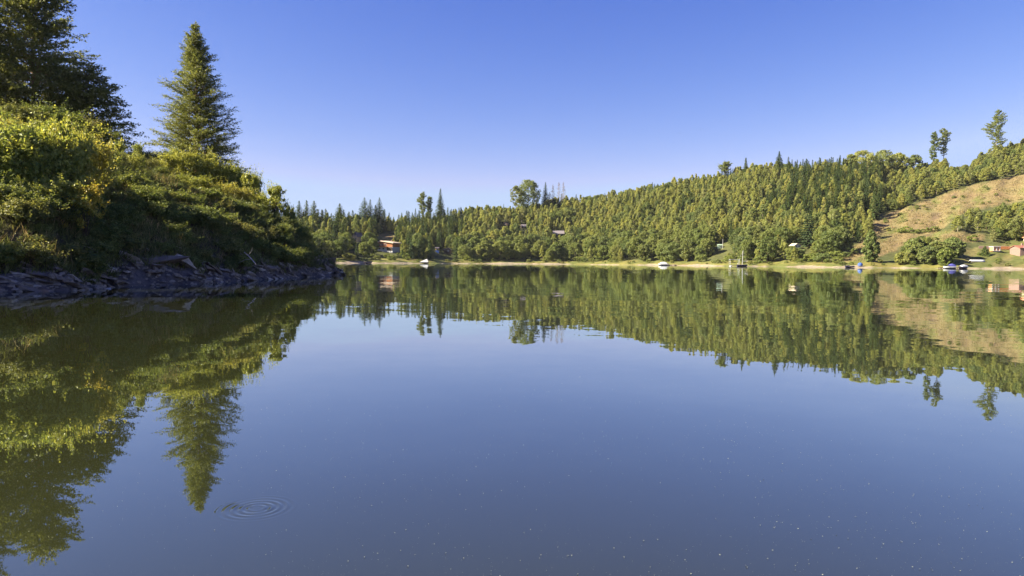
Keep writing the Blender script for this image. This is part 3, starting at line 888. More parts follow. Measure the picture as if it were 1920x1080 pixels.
def motor_boat(px, off, L, W, H, rz, label, hullm, canm, can=(0, .55, .9), shield=True):
    p = shore_pt(px, off); p.z = .05
    r = tag(empty('motor_boat', p, rz), label, 'boat')
    link('hull', set_mat(hull_mesh(L, W, H), hullm), None, r)
    c = link('canopy', set_mat(canopy_mesh(L * can[1], W * .92, can[2]), canm), None, r, (can[0] * L, 0, H * .98))
    if shield:
        q = Q(); q.slab((L * .16, -W * .36, H * .95), (L * .16, W * .36, H * .95), (L * .06, W * .32, H * 1.75), (L * .06, -W * .32, H * 1.75), .03)
        q.obj('windscreen', M['glass'], r)
    q = Q(); q.box((-L / 2 - .16, 0, H * .75), (.3, .35, .75), 0, .75); q.obj('outboard_motor', M['hull_dark'], r)
    return r

motor_boat(1243, -2, 5.0, 2.0, .8, PI, 'white motor boat with a pale cover and blue side beside the dark jetty', M['white'], M['white'], (-.02, .66, 1.0))
motor_boat(1779, -3, 4.4, 1.8, .7, PI, 'white motor boat with a blue canopy, left of the pair by the meadow', M['white'], M['blue'], (-.22, .48, 1.1))
motor_boat(1806, -3, 3.5, 1.6, .65, .25, 'dark hulled motor boat under a pale cover, right of the pair by the meadow', M['hull_dark'], M['white'], (.02, .72, .85), False)

def jetty(px, off, L, rz, label, n, z=.42):
    p = shore_pt(px, off)
    r = tag(empty('jetty', p, rz), label, 'jetty')
    for k in range(n):
        q = Q(); q.box((-L / 2 + L * (k + .5) / n, 0, z), (L / n - .03, 1.3, .10)); q.obj('plank', M['wood_dark'], r)
    for x in (-L / 2 + .3, 0, L / 2 - .3):
        for y in (-.55, .55):
            q = Q(); q.tube([(x, y, -1.2), (x, y, z - .06)], .08, 6); q.obj('post', M['wood_dark'], r)
    q = Q(); q.box((0, -.6, z - .13), (L, .1, .14)); q.box((0, .6, z - .13), (L, .1, .14)); q.obj('beam', M['wood_dark'], r)
    return r
jetty(1259, -1.5, 4.6, .0, 'short dark plank jetty right of the white covered boat', 12)
jetty(1793, -2.2, 3.2, .0, 'dark landing stage between the two boats by the meadow', 8)
jetty(1766, -2.2, 2.4, 0, 'short dark landing stage left of the blue canopied boat', 6)

# pontoon with a white frame
p = shore_pt(1376, -3)
r = tag(empty('pontoon', p, 0), 'floating pontoon with a tall white tube frame beside the sailing boat', 'pontoon')
for x in (-1.6, 1.7):
    q = Q(); q.tube([(x, -1.1, .12), (x, -.9, .2), (x, .9, .2), (x, 1.1, .12)], [.25, .36, .36, .25], 8); q.obj('float', M['white'], r, True)
q = Q(); q.box((0, 0, .55), (4.3, 2.0, .16)); q.obj('deck', M['hull_dark'], r)
for x in (-2.0, 2.0):
    for y in (-.85, .85):
        q = Q(); q.tube([(x, y, .6), (x, y, 3.0)], .05, 6); q.obj('post', M['white'], r)
q = Q()
for y in (-.85, .85): q.box((0, y, 3.03), (4.2, .12, .14))
for x in (-2.0, 2.0): q.box((x, 0, 3.02), (.1, 1.7, .1))
q.obj('top_frame', M['white'], r)

p = shore_pt(1391, -4); p.z = .05
r = tag(empty('sailing_boat', p, .08), 'small dark hulled sailing boat with a bare white mast', 'boat')
link('hull', set_mat(hull_mesh(4.6, 1.7, .75), M['hull_dark']), None, r)
q = Q(); q.tube([(.0, 0, .2), (.12, 0, 3.5), (.26, 0, 7.0)], [.11, .10, .06], 8); ms = q.obj('mast', M['white'], r, True)
q = Q(); q.tube([(.1, 0, 2.15), (2.6, 0, 2.3)], [.09, .07], 6); q.obj('boom', M['white'], r, True)
q = Q(); q.tube([(.26, 0, 6.8), (2.2, 0, .8)], .012, 4); q.tube([(.26, 0, 6.8), (-2.1, 0, .8)], .012, 4); q.obj('stay', M['grey_metal'], ms)
q = Q(); q.box((-.3, 0, .72), (1.3, 1.1, .1)); q.obj('deck', M['wood_orange'], r)

def row_boat(px, off, L, rz, label, mat, z=None, roll=0.0):
    p = shore_pt(px, off)
    p.z = max(.03, float(far_z(p.x, p.y))) + .05 if z is None else z
    r = tag(empty('rowing_boat', p, rz), label, 'boat'); r.rotation_euler.x = roll
    link('hull', set_mat(hull_mesh(L, L * .34, .55), mat), None, r)
    for x in (-L * .22, L * .08):
        q = Q(); q.box((x, 0, .42), (.26, L * .30, .05)); q.obj('bench', M['wood_dark'], r)
    return r
row_boat(690, -.8, 3.4, .1, 'dark rowing boat drawn up on the sand below the small cream house', M['hull_dark'])
row_boat(1593, .4, 3.6, .0, 'dark rowing boat on the sand left of the blue tarpaulin', M['hull_dark'])

# pale tarpaulin draped over a boat on the sand
p = shore_pt(795, 1.2); p.z = float(far_z(p.x, p.y))
r = tag(empty('covered_boat', p, 0), 'pale boat under a peaked light cover on the sandy beach', 'boat')
link('hull', set_mat(hull_mesh(4.6, 1.8, .7), M['hull_dark']), None, r)
q = Q()
q.add([(-2.2, -.95, .55), (2.2, -.95, .55), (2.2, .95, .55), (-2.2, .95, .55), (.3, -.1, 1.75), (1.5, -.1, 2.2), (1.5, .1, 2.2), (.3, .1, 1.75)],
      [[0, 1, 5, 4], [1, 2, 6, 5], [2, 3, 7, 6], [3, 0, 4, 7], [4, 5, 6, 7]])
q.obj('cover', M['white'], r)
q = Q(); q.tube([(1.5, 0, .5), (1.5, 0, 2.3)], .05, 6); q.obj('prop', M['wood_dark'], r)

# round blue tarpaulin bundle
p = shore_pt(1612, 3.0); p.z = float(far_z(p.x, p.y))
keep_clear(1604, 1619, 490, 500, p.y)
bmq = bmesh.new(); bmesh.ops.create_icosphere(bmq, subdivisions=3, radius=1)
for v in bmq.verts:
    n_ = .10 * math.sin(v.co.x * 7 + v.co.z * 4) + .08 * math.sin(v.co.y * 9 - v.co.z * 5)
    v.co *= 1 + n_ * .7
    v.co.x *= 1.15; v.co.y *= 1.1; v.co.z = max(-.75, v.co.z * 1.15)
me = bpy.data.meshes.new('tarpaulin'); bmq.to_mesh(me); bmq.free()
for f in me.polygons: f.use_smooth = True
r = tag(empty('tarpaulin_bundle', p, 0), 'round bright blue tarpaulin bundle standing on the sandy shore', 'tarpaulin')
link('tarpaulin', me, M['blue_bright'], r, (0, 0, .75)); r.scale = (.8, .8, .8)
q = Q(); q.tube([(1.22 * math.cos(a), 1.16 * math.sin(a), .52 + .03 * math.sin(a * 3)) for a in np.linspace(0, 2 * PI, 25)], .03, 5); q.obj('rope', M['white'], r)

# upturned white boat on the meadow
p = far_hit(1833, 491); s = p.y / FPX
o = tag(empty('upturned_boat', p + Vector((0, 0, .75)), .0), 'long white boat lying upside down on the meadow grass', 'boat')
o.rotation_euler = (PI, 0, .04)
link('hull', set_mat(hull_mesh(29 * s, 1.9, .85, .3), M['white']), None, o)
q = Q(); q.box((0, 0, -.10), (26 * s, .10, .10)); q.obj('keel', M['white'], o)
p = far_hit(1272, 489)
r = tag(empty('garden_bench', p, 0), 'small pale bench on the grass above the white covered boat', 'bench')
q = Q(); q.box((0, 0, .48), (1.8, .5, .08)); q.obj('seat', M['white'], r)
for x in (-.7, .7):
    q = Q(); q.box((x, 0, .2), (.10, .45, .48)); q.obj('leg', M['white'], r)
q = Q(); q.box((0, .24, .85), (1.8, .07, .45)); q.obj('backrest', M['white'], r)
p = far_hit(1293, 487)
r = tag(empty('picnic_table', p, 0), 'pale picnic table under the shore trees right of the bench', 'table')
q = Q(); q.box((0, 0, .78), (2.4, .9, .09)); q.obj('top', M['white'], r)
for x in (-.9, .9):
    q = Q(); q.box((x, 0, .36), (.12, .8, .76)); q.obj('leg', M['wood_dark'], r)

keep_clear(1500, 1530, 396, 452, float(shore_D(1515)) + 46)
keep_clear(1622, 1642, 436, 486, float(shore_D(1631)) + 17)
keep_clear(1690, 1800, 452, 490, float(shore_D(1750)) + 14)

# ------------------------------------------------------------------ the wood on the far hill
frng = random.Random(21)
trees = []          # (kind, proto, x, y, z, h, wide, rz, label key, weight)
def visible_ok(px, top, base, wpx, Y):
    for (x0, x1, y0, y1, KY) in KEEP:
        if Y < KY + 2 and x0 - wpx * .75 < px < x1 + wpx * .75 and top < y1 - 1.5 and base > y0: return False
        if abs(Y - KY) < 5 and x0 - 3 < px < x1 + 3: return False
    return True

def try_tree(px, Y, kind, h, wide, key, force=False):
    X = (px - 960) / FPX * Y
    z = float(far_z(X, Y))
    bx, by = proj((X, Y, z)); tx, ty = proj((X, Y, z + h))
    wpx = {'slender': 2.2, 'round': 4.1, 'bush': 2.1, 'spruce': 2.3}[kind] * h / BASEH[kind] * wide * FPX / Y
    if not force:
        for P in (CLEAR, CLEAR2, CLEAR3):
            if in_poly(bx, by, P): return
            for fr in (.25, .5, .8):
                if in_poly(bx, by + (ty - by) * fr, P) : return
        if not visible_ok(bx, ty, by, wpx, Y): return
    if X * X + (Y - 0) ** 2 < 1: return
    trees.append((kind, frng.randrange(len(PROTO[kind])), X, Y, z, h, wide, frng.uniform(0, 6.28), key, by - ty))

# scattered over the slope on a jittered grid
step = 4.1
Yg = 262.0
while Yg < 640:
    Xg = -200.0
    while Xg < 480:
        X = Xg + frng.uniform(-1.9, 1.9); Y = Yg + frng.uniform(-1.9, 1.9)
        Xg += step
        px = 960 + FPX * X / Y
        if px < 390 or px > 2060: continue
        D = float(shore_D(px)); R = float(np.interp(px, PXT, RUNT)); d = Y - D
        if d < 4.2 or d > R * 1.05 + 4: continue
        z = float(far_z(X, Y)); bx, by = proj((X, Y, z))
        sfrac = d / R
        u = frng.random()
        cl = float(vnoise(X * 1.1, Y * 1.1, 7))          # patches of one kind
        if in_poly(bx, by, MEADOW):
            if u < .16: try_tree(px, Y, 'bush', frng.uniform(.5, 1.5), 1.1, 'meadow_bush')
            continue
        if d < 15:
            if u < .55 and cl > -.8: try_tree(px, Y, 'bush', frng.uniform(1.0, 3.4) * (.6 if d < 9 else 1), frng.uniform(.9, 1.3), 'shore_bush')
            continue
        if d < 26 and px > 1490 and px < 1600:
            if u < .75: try_tree(px, Y, 'bush', frng.uniform(3, 5), frng.uniform(1, 1.3), 'shore_bush')
            continue
        if d < 50:
            if u < .42:
                if px < 860 and frng.random() < .5: try_tree(px, Y, 'spruce', frng.uniform(7, 12), 1.0, 'shore_spruce')
                else: try_tree(px, Y, 'round', frng.uniform(6.5, 11.5), frng.uniform(.8, 1.05), 'shore_tree')
            elif u < .6: try_tree(px, Y, 'slender', frng.uniform(6, 9.5), frng.uniform(1, 1.35), 'slope_tree')
            elif u < .68: try_tree(px, Y, 'bush', frng.uniform(2, 4), 1.2, 'shore_bush')
            continue
        if px < 870:
            f = 1.0 if px < 730 else .8
            if u < .52: try_tree(px, Y, 'spruce', frng.uniform(8.5, 14) * f, frng.uniform(1.05, 1.4), 'left_spruce')
            elif u < .85: try_tree(px, Y, 'slender', frng.uniform(7, 11) * f, frng.uniform(1, 1.4), 'slope_tree')
            continue
        if 1470 < px < 1650 and sfrac > .42:
            if u < .55: try_tree(px, Y, 'spruce', frng.uniform(8, 14), frng.uniform(.9, 1.1), 'ridge_spruce')
            elif u < .9: try_tree(px, Y, 'slender', frng.uniform(7, 10), frng.uniform(1, 1.35), 'slope_tree')
            continue
        if px > 1640:
            if u < .62: try_tree(px, Y, 'slender', frng.uniform(5, 8), frng.uniform(1.15, 1.6), 'slope_tree')
            elif u < .78: try_tree(px, Y, 'round', frng.uniform(4.5, 6.5), 1.0, 'slope_round')
            elif u < .81: try_tree(px, Y, 'spruce', frng.uniform(5, 8), 1.0, 'ridge_spruce')
            continue
        if cl > .85 and u < .5: try_tree(px, Y, 'round', frng.uniform(6, 9.5), .8, 'slope_round')
        elif cl < -1.15 and u < .7: try_tree(px, Y, 'spruce', frng.uniform(6.5, 11.5), 1.1, 'ridge_spruce')
        elif u < .80: try_tree(px, Y, 'slender', frng.uniform(6, 9) if frng.random() < .85 else frng.uniform(8.5, 11), frng.uniform(.9, 1.35), 'slope_tree')
        elif u < .86: try_tree(px, Y, 'round', frng.uniform(6, 8.5), .85, 'slope_round')
        elif u < .92 or (sfrac > .92 and u < .955): try_tree(px, Y, 'spruce', frng.uniform(6.5, 10), .9, 'ridge_spruce')
    Yg += step

INFO = {
    'shore_bush': ('bush', 'low leafy bush just above the sandy far shore', 'bush', 'bushes along the far shore'),
    'meadow_bush': ('bush', 'small round bush on the grassy meadow at the right', 'bush', 'small bushes on the meadow'),
    'shore_tree': ('leafy_tree', 'broad rounded dark green tree in the belt behind the far shore', 'tree', 'rounded trees behind the far shore'),
    'slope_round': ('leafy_tree', 'rounded dark green tree among slender trees on the far hillside', 'tree', 'rounded trees on the far hillside'),
    'slope_tree': ('slender_tree', 'slender yellow-green leafy tree in the wood on the far hillside', 'tree', 'slender leafy trees on the far hillside'),
    'shore_spruce': ('spruce_tree', 'dark spruce near the far shore around the orange chalet', 'tree', 'spruces around the chalet'),
    'left_spruce': ('spruce_tree', 'dark spruce in the left part of the far wood', 'tree', 'spruces in the left wood'),
    'ridge_spruce': ('spruce_tree', 'dark spruce in the right part of the far wood', 'tree', 'spruces in the right wood'),
}
# the largest-looking ones of each kind are single trees, the rest of the wood is one mass
limit = {'slender': 290, 'round': 280, 'bush': 260, 'spruce': 290}
rest = {'slender': [], 'round': [], 'bush': [], 'spruce': []}
trees.sort(key=lambda t: -t[9])
cnt = {}
for t in trees:
    kind, k, X, Y, z, h, wide, rz, key, wgt = t
    cnt[kind] = cnt.get(kind, 0) + 1
    if cnt[kind] <= limit[kind]:
        nm, lab, cat, grp = INFO[key]
        place_tree(kind, k, (X, Y, z - .1), h, rz, nm, lab, cat, grp, wide)
    else: rest[kind].append(t)

def scatter(name, label, items, kind):
    """one object of many trees, instanced on points"""
    if not items: return
    protos = []
    for k, (cr, tk) in enumerate(PROTO[kind]):
        bm = bmesh.new(); bm.from_mesh(cr); nf = len(bm.faces); bm.from_mesh(tk)
        bm.faces.ensure_lookup_table()
        for f in bm.faces[nf:]: f.material_index = 1
        me = bpy.data.meshes.new('tree_mass'); bm.to_mesh(me); bm.free()
        me.materials.append(cr.materials[0]); me.materials.append(tk.materials[0])
        protos.append(bpy.data.objects.new('tree_mass_source', me))
    me = bpy.data.meshes.new(name)
    me.from_pydata([(t[2], t[3], t[4] - .1) for t in items], [], [])
    a = me.attributes.new('idx', 'INT', 'POINT'); a.data.foreach_set('value', [t[1] for t in items])
    a = me.attributes.new('rot', 'FLOAT_VECTOR', 'POINT'); a.data.foreach_set('vector', [c for t in items for c in (0, 0, t[7])])
    a = me.attributes.new('scl', 'FLOAT_VECTOR', 'POINT'); a.data.foreach_set('vector', [c for t in items for c in (t[5] / BASEH[kind] * t[6], t[5] / BASEH[kind] * t[6], t[5] / BASEH[kind])])
    o = link(name, me); tag(o, label, 'trees', kind='stuff')
    ng = bpy.data.node_groups.new(name, 'GeometryNodeTree')
    ng.interface.new_socket('Geometry', in_out='INPUT', socket_type='NodeSocketGeometry')
    ng.interface.new_socket('Geometry', in_out='OUTPUT', socket_type='NodeSocketGeometry')
    N = ng.nodes.new; L = ng.links.new
    gi = N('NodeGroupInput'); go = N('NodeGroupOutput'); ip = N('GeometryNodeInstanceOnPoints'); jn = N('GeometryNodeJoinGeometry')
    for po_ in protos:
        oi = N('GeometryNodeObjectInfo'); oi.inputs['Object'].default_value = po_; oi.inputs['As Instance'].default_value = True
        L(oi.outputs['Geometry'], jn.inputs[0])
    L(gi.outputs[0], ip.inputs['Points']); L(jn.outputs[0], ip.inputs['Instance'])
    ip.inputs['Pick Instance'].default_value = True
    def named(nm, ty):
        n_ = N('GeometryNodeInputNamedAttribute'); n_.data_type = ty; n_.inputs[0].default_value = nm; return n_.outputs[0]
    L(named('idx', 'INT'), ip.inputs['Instance Index'])
    er = N('FunctionNodeEulerToRotation'); L(named('rot', 'FLOAT_VECTOR'), er.inputs[0]); L(er.outputs[0], ip.inputs['Rotation'])
    L(named('scl', 'FLOAT_VECTOR'), ip.inputs['Scale'])
    L(ip.outputs[0], go.inputs[0])
    md = o.modifiers.new('scatter', 'NODES'); md.node_group = ng
    return o
scatter('far_slender_wood', 'dense mass of slender leafy trees covering the upper far hillside', rest['slender'], 'slender')
scatter('far_rounded_wood', 'scattered small rounded trees deep in the far wood', rest['round'], 'round')
scatter('far_spruce_wood', 'small dark spruces deep in the far wood', rest['spruce'], 'spruce')
scatter('far_underwood', 'small bushes deep in the far wood', rest['bush'], 'bush')
print('TREES', {k: len(v) for k, v in rest.items()}, cnt)

# ------------------------------------------------------------------ trees that stand out on the far skyline and slope
def special(name, label, px, top, frac, crown_fn, trunk_fn, bark, leafm, d_abs=None, group=None):
    D = float(shore_D(px)); R = float(np.interp(px, PXT, RUNT))
    Y = D + (R * frac if d_abs is None else d_abs)
    X = (px - 960) / FPX * Y; z = float(far_z(X, Y))
    h = at(px, top, Y).z - z
    r = tag(empty(name, (X, Y, z - .1), frng.uniform(0, 6.28)), label, 'tree', group)
    link('crown', set_mat(crown_fn(h), leafm), None, r)
    link('trunk', set_mat(trunk_fn(h), bark), None, r)
    return r

def lone(name, label, px, top, frac, wpx, lo, bark, leafm, seed, per=6, leaf=.40, elev=.35, twig=.42, nl=6, even=False):
    """lone forest tree: bare lower stem, ragged crown of separate boughs"""
    D = float(shore_D(px)); R = float(np.interp(px, PXT, RUNT)); Y = D + R * frac
    X = (px - 960) / FPX * Y; z = float(far_z(X, Y)); h = at(px, top, Y).z - z
    wr = wpx / 2 * Y / FPX
    g = random.Random(seed); ph = g.uniform(0, 6)
    def Rf(t, a):
        v = (t - lo) / (1 - lo)
        if even: return wr * max(.05, 1.02 - v) ** .8
        return wr * (math.sin(PI * min(1, max(0, v * .9 + .1))) ** .6) * (.75 + .35 * math.sin(v * 9 + ph + a))
    tr, bo, fo = near_tree(seed, h, Rf, h * lo, h * .045, per, lambda t: elev * (.9 + .8 * t), leaf, twig, nl, .24, .55, .5, .16, .25)
    r = tag(empty(name, (X, Y, z - .1)), label, 'tree')
    link('trunk', set_mat(tr, bark), None, r); link('boughs', set_mat(bo, bark), None, r); link('foliage', set_mat(fo, leafm), None, r)
    return r
def cone_tree(seed, wr, sparse=.05, tiers=22, per=9, base=.1):
    return (lambda h: crown_spruce(seed, h, wr, base, int(tiers * 1.3), per + 3, .25, sparse, .46)), (lambda h: trunk_mesh(seed, h * .98, .17, .006, 0))
def bare(seed, wr):
    return (lambda h: crown_spruce(seed, h, wr, .2, 30, 8, -.05, .25, .24)), (lambda h: trunk_mesh(seed, h * .98, .15, .006, 34, .13, .12, 6, .2))
def leafy(seed, wr, shape='round', lo=.12, ncl=60, nl=46):
    return (lambda h: crown_broad(seed, h, wr, h * lo, int(ncl * 2.6), nl, .46, shape)), (lambda h: trunk_mesh(seed, h * .85, .3, .02, 8, .4, .6, 6))

def S(px, wpx, frac=1.0):
    return wpx / 2 * (float(shore_D(px)) + float(np.interp(px, PXT, RUNT)) * frac) / FPX
lone('tall_tree', 'lone tall thin tree on the right ridge, left one of the close pair', 1744, 246, .98, 24, .28, M['bark'], M['round'], 501)
lone('tall_tree', 'lone tall tree with a bare stem on the right ridge, right of the pair', 1762, 240, 1.0, 27, .36, M['bark'], M['round'], 502)
lone('tall_tree', 'tallest ragged tree on the ridge at the far right', 1859, 210, .95, 46, .2, M['bark_pale'], M['round'], 503, 7, .36)
special('leafy_tree', 'big broad leafy tree standing above the middle skyline', 989, 338, .98, *leafy(504, S(989, 40)), M['bark'], M['round'])
special('leafy_tree', 'smaller leaning leafy tree left of the big broad skyline tree', 966, 349, .98, *leafy(505, S(966, 22), 'round', .35, 26, 36), M['bark'], M['round'])
special('spruce_tree', 'dark narrow spruce right of the big broad skyline tree', 1021, 342, .98, *cone_tree(506, S(1021, 22)), M['bark'], M['needle'])
for k, (px, tp, lab) in enumerate(((1035, 346, 'bare pinkish dead spruce, leftmost of the skyline group of dead trees'), (1046, 341, 'bare pale dead spruce in the middle of the skyline group'), (1055, 342, 'bare pale dead spruce, rightmost of the skyline group of dead trees'), (1029, 360, 'low rusty dead spruce beside the dark narrow spruce'))):
    lone('dead_spruce', lab, px, tp, .98, 17, .22, M['bark_pale'], M['dry_needle'], 510 + k, 6, .17, .15, .6, 3, True)
lone('tall_tree', 'tall ragged tree on the left skyline, left one of three', 791, 360, .98, 22, .35, M['bark'], M['round'], 520)
lone('tall_tree', 'ragged tree on the left skyline, middle one of three', 804, 369, .98, 20, .35, M['bark'], M['round'], 521)
special('spruce_tree', 'slim pointed tree on the left skyline, right one of three', 825, 354, .98, *cone_tree(522, S(825, 21), .12, base=.3), M['bark'], M['needle'])
for k, (px, tp, w_, lab) in enumerate(((683, 371, 20, 'tall dark twin-topped spruce above the left wood'), (694, 375, 16, 'dark spruce right beside the twin-topped spruce on the left skyline'), (711, 371, 16, 'tall slim spruce at the right end of the left wood'), (704, 385, 14, 'short spruce at the foot of the tall slim one on the left skyline'),
                                       (561, 377, 15, 'thin grey-green spruce, leftmost on the far skyline'), (575, 376, 15, 'thin spruce, second from the left on the far skyline'), (589, 377, 17, 'dark spruce, third from the left on the far skyline'), (637, 382, 18, 'broad dark spruce in the middle of the left skyline'))):
    special('spruce_tree', lab, px, tp, .92, *cone_tree(530 + k, S(px, w_ * 2.4, .92), .08), M['bark'], M['needle'])
special('spruce_tree', 'pointed dark spruce rising above the right hill crest', 1456, 284, .98, *cone_tree(540, S(1456, 24)), M['bark'], M['needle'])
lone('leafy_tree', 'flat-topped spreading tree on the middle hill crest', 1356, 305, .98, 28, .5, M['bark'], M['round'], 541)
special('spruce_tree', 'small pointed spruce just right of the flat-topped tree on the crest', 1394, 296, .98, *cone_tree(542, S(1394, 15)), M['bark'], M['needle'])
for k, (px, tp, w_, lab) in enumerate(((1612, 284, 46, 'rounded light green tree, first of a row on the right ridge'), (1650, 282, 38, 'rounded light green tree, second of the row on the right ridge'), (1677, 288, 36, 'rounded light green tree, third of the row on the right ridge'), (1709, 290, 24, 'loose pale leafy tree at the end of the row on the right ridge'), (1590, 290, 26, 'dark leafy tree just left of the rounded row on the right ridge'))):
    special('leafy_tree', lab, px, tp, .97, *leafy(550 + k, S(px, w_, .97), 'round', .1, 40, 40), M['bark_pale'], M['birch' if k < 3 else 'round'])
special('leafy_tree', 'single leafy tree at the left foot of the dry grass clearing', 1631, 432, 0, *leafy(560, 3.0, 'ovoid', .02, 50, 50), M['bark'], M['bush'], d_abs=17)
special('pine_tree', 'big layered pine standing above the white cottage', 1515, 392, 0, *cone_tree(561, 6.6, .1, 14, 15, .05), M['bark_red'], M['needle'], d_abs=46)
special('spruce_tree', 'dark young spruce on the meadow left of the white framed kiosk', 1845, 462, 0, *cone_tree(562, 1.9, .0, 14, 10, .02), M['bark'], M['needle'], d_abs=27)
for k, (px, tp, w_, d_, lab) in enumerate(((1717, 447, 34, 16, 'loose olive tree at the foot of the clearing, second in the shore clump'), (1757, 454, 40, 12, 'broad bushy tree in the middle of the clump by the right shore'), (1785, 447, 38, 23, 'broad bright green tree at the right end of the shore clump'), (1694, 473, 30, 9, 'low round bush at the left end of the right shore clump'), (1738, 462, 30, 10, 'lower bushy tree just left of the middle of the shore clump'), (1738, 445, 18, 19, 'slim tree top rising behind the right shore clump'), (1772, 466, 26, 8, 'low bush in front of the bright green tree in the shore clump'))):
    Dp_ = float(shore_D(px)) + d_
    special('leafy_tree', lab, px, tp, 0, *leafy(570 + k, w_ / 2 * Dp_ / FPX, 'round' if k != 5 else 'ovoid', .02, 40, 44), M['bark'], M[('round', 'round', 'bush', 'bush', 'round', 'round', 'bush')[k]], d_abs=d_)

# young growth and dry tufts on the clearing
for (px, py, h) in ((1692, 437, 2.6), (1701, 436, 3.0), (1709, 438, 2.2), (1719, 437, 2.0), (1730, 436, 1.8), (1741, 435, 2.2), (1752, 434, 2.6), (1728, 452, 2.4), (1735, 453, 1.8), (1752, 452, 2.0), (1786, 452, 2.0), (1812, 455, 2.2), (1824, 452, 2.8), (1662, 418, 1.6), (1688, 404, 1.5), (1720, 392, 1.8), (1788, 372, 1.6), (1848, 352, 1.5), (1602, 476, 2.6), (1586, 484, 2.8), (1655, 484, 2.4), (1672, 487, 2.4)) + tuple((x_, float(np.interp(x_, [1645, 1700, 1800, 1925], [428, 414, 388, 356])) + frng.uniform(-22, 20), frng.uniform(.5, 1.4)) for x_ in [frng.uniform(1645, 1925) for _ in range(34)]):
    if not in_poly(px, py, CLEAR): continue
    p = far_hit(px, py)
    place_tree('bush', frng.randrange(4), p - Vector((0, 0, .1)), h, frng.uniform(0, 6.28), 'bush', 'small green bush growing on the dry grass clearing', 'bush', 'bushes on the clearing', 1.2)
g = np.random.default_rng(33); q = Q(); P = []; T = []
cand = [(x_, y_) for x_, y_ in zip(g.uniform(1560, 2050, 16000), g.uniform(305, 492, 16000)) if in_poly(x_, y_, CLEAR)][:4500]
dirs = np.array([tuple(ray(x_, y_)) for x_, y_ in cand]); dirs /= dirs[:, 1:2]
lo_ = shore_D(np.array([c_[0] for c_ in cand])); hi_ = lo_ + 240
for _ in range(13):
    mid = (lo_ + hi_) / 2; under = CAM.z + dirs[:, 2] * mid <= far_z(dirs[:, 0] * mid, mid)
    hi_ = np.where(under, mid, hi_); lo_ = np.where(under, lo_, mid)
x_ = np.repeat(dirs[:, 0] * hi_, 3) + g.normal(size=len(cand) * 3) * .8; y_ = np.repeat(hi_, 3) + g.normal(size=len(cand) * 3) * .8
P = np.stack([x_, y_, far_z(x_, y_) + .12], -1); T = np.stack([g.normal(size=len(P)) * .5, g.normal(size=len(P)) * .5, np.ones(len(P))], -1)
P = np.array(P); T = np.array(T); L_ = .18 + .22 * g.random(len(P))
q.leaves(P, g.normal(size=P.shape) * np.array([1, 1, .3]), L_, L_ * .45, g, T)
tag(q.obj('clearing_grass', M['strawgrass']), 'rough dry grass tufts on the far clearing', 'grass', kind='stuff')

# stumps left on the clearing
for k in range(16):
    px, py = frng.uniform(1650, 1915), 0
    py = np.interp(px, [1650, 1700, 1800, 1915], [425, 405, 380, 352]) + frng.uniform(-10, 14)
    if not in_poly(px, py, CLEAR): continue
    p = far_hit(px, float(py))
    q = Q(); q.tube([(0, 0, -.2), (0, 0, .15), (.03, 0, .55), (.03, 0, .56)], [.42, .32, .27, .02], 8)
    tag(q.obj('tree_stump', M['bark'], None, True, p), 'small weathered tree stump on the dry grass clearing', 'stump', 'stumps on the clearing')

# two birds over the lake
for (px, py, lab) in ((1274, 250, 'tiny dark bird flying above the hill, left of the two'), (1314, 243, 'tiny dark bird flying above the hill, right of the two')):
    p = at(px, py, 150)
    r = tag(empty('bird', p, 1.0), lab, 'bird')
    q = Q(); q.tube([(-.16, 0, 0), (-.08, 0, .01), (.04, 0, .015), (.12, 0, .02), (.17, 0, .01)], [.005, .035, .045, .03, .005], 6); q.obj('body', M['feather'], r, True)
    for s_ in (-1, 1):
        q = Q(); q.slab((-.05, s_ * .02, .02), (.05, s_ * .02, .02), (.03, s_ * .2, .08), (-.03, s_ * .2, .08), .008); q.slab((-.03, s_ * .2, .08), (.03, s_ * .2, .08), (-.03, s_ * .38, .05), (-.06, s_ * .38, .05), .006); q.obj('wing', M['feather'], r)

# ------------------------------------------------------------------ near bank: the tall conifer and the big trees
def grow(name, label, px, Y, H_top, make, bark, leafm, zsink=.1):
    p = near_pt(px, Y)
    H = at(px, H_top, Y).z - p.z
    r = tag(empty(name, p - Vector((0, 0, zsink)), 0), label, 'tree')
    tr, bo, fo = make(H)
    link('trunk', set_mat(tr, bark), None, r); link('boughs', set_mat(bo, bark), None, r); link('foliage', set_mat(fo, leafm), None, r)
    return r, H

con, Hc = grow('conifer_tree', 'tall conical conifer standing alone above the left bank', 369, 80, 46,
     lambda H: near_tree(601, H, lambda t, a: 6.7 * (1.02 - t) ** .8 * (.9 + .16 * math.sin(a * 3 + t * 17)), 3.0, .28, 9, lambda t: .30 + .62 * t ** 1.3, .11, .17, 9, .26, .48, .32, .22, .25), M['bark_red'], M['larch'])
grow('tall_tree', 'tall dark spreading tree at the left edge above the bank', 66, 67, -38,
     lambda H: near_tree(602, H, lambda t, a: 8.8 * (1.03 - t) ** .62 * (.78 + .3 * math.sin(a * 2 + t * 9)), 1.2, .38, 10, lambda t: .22 + .6 * t ** 1.5, .125, .26, 10, .26, .62, .5, .24, .25), M['bark_red'], M['big_leaf'])
grow('tall_tree', 'tall tree with brownish foliage cut by the left edge of the picture', -42, 62, -90,
     lambda H: near_tree(603, H, lambda t, a: 6.6 * (1.05 - t) ** .6 * (.78 + .3 * math.sin(a * 3 + t * 7)), 1.2, .38, 10, lambda t: .3 + .6 * t, .125, .26, 10, .26, .56, .42, .15, .5), M['bark'], M['big_leaf'])
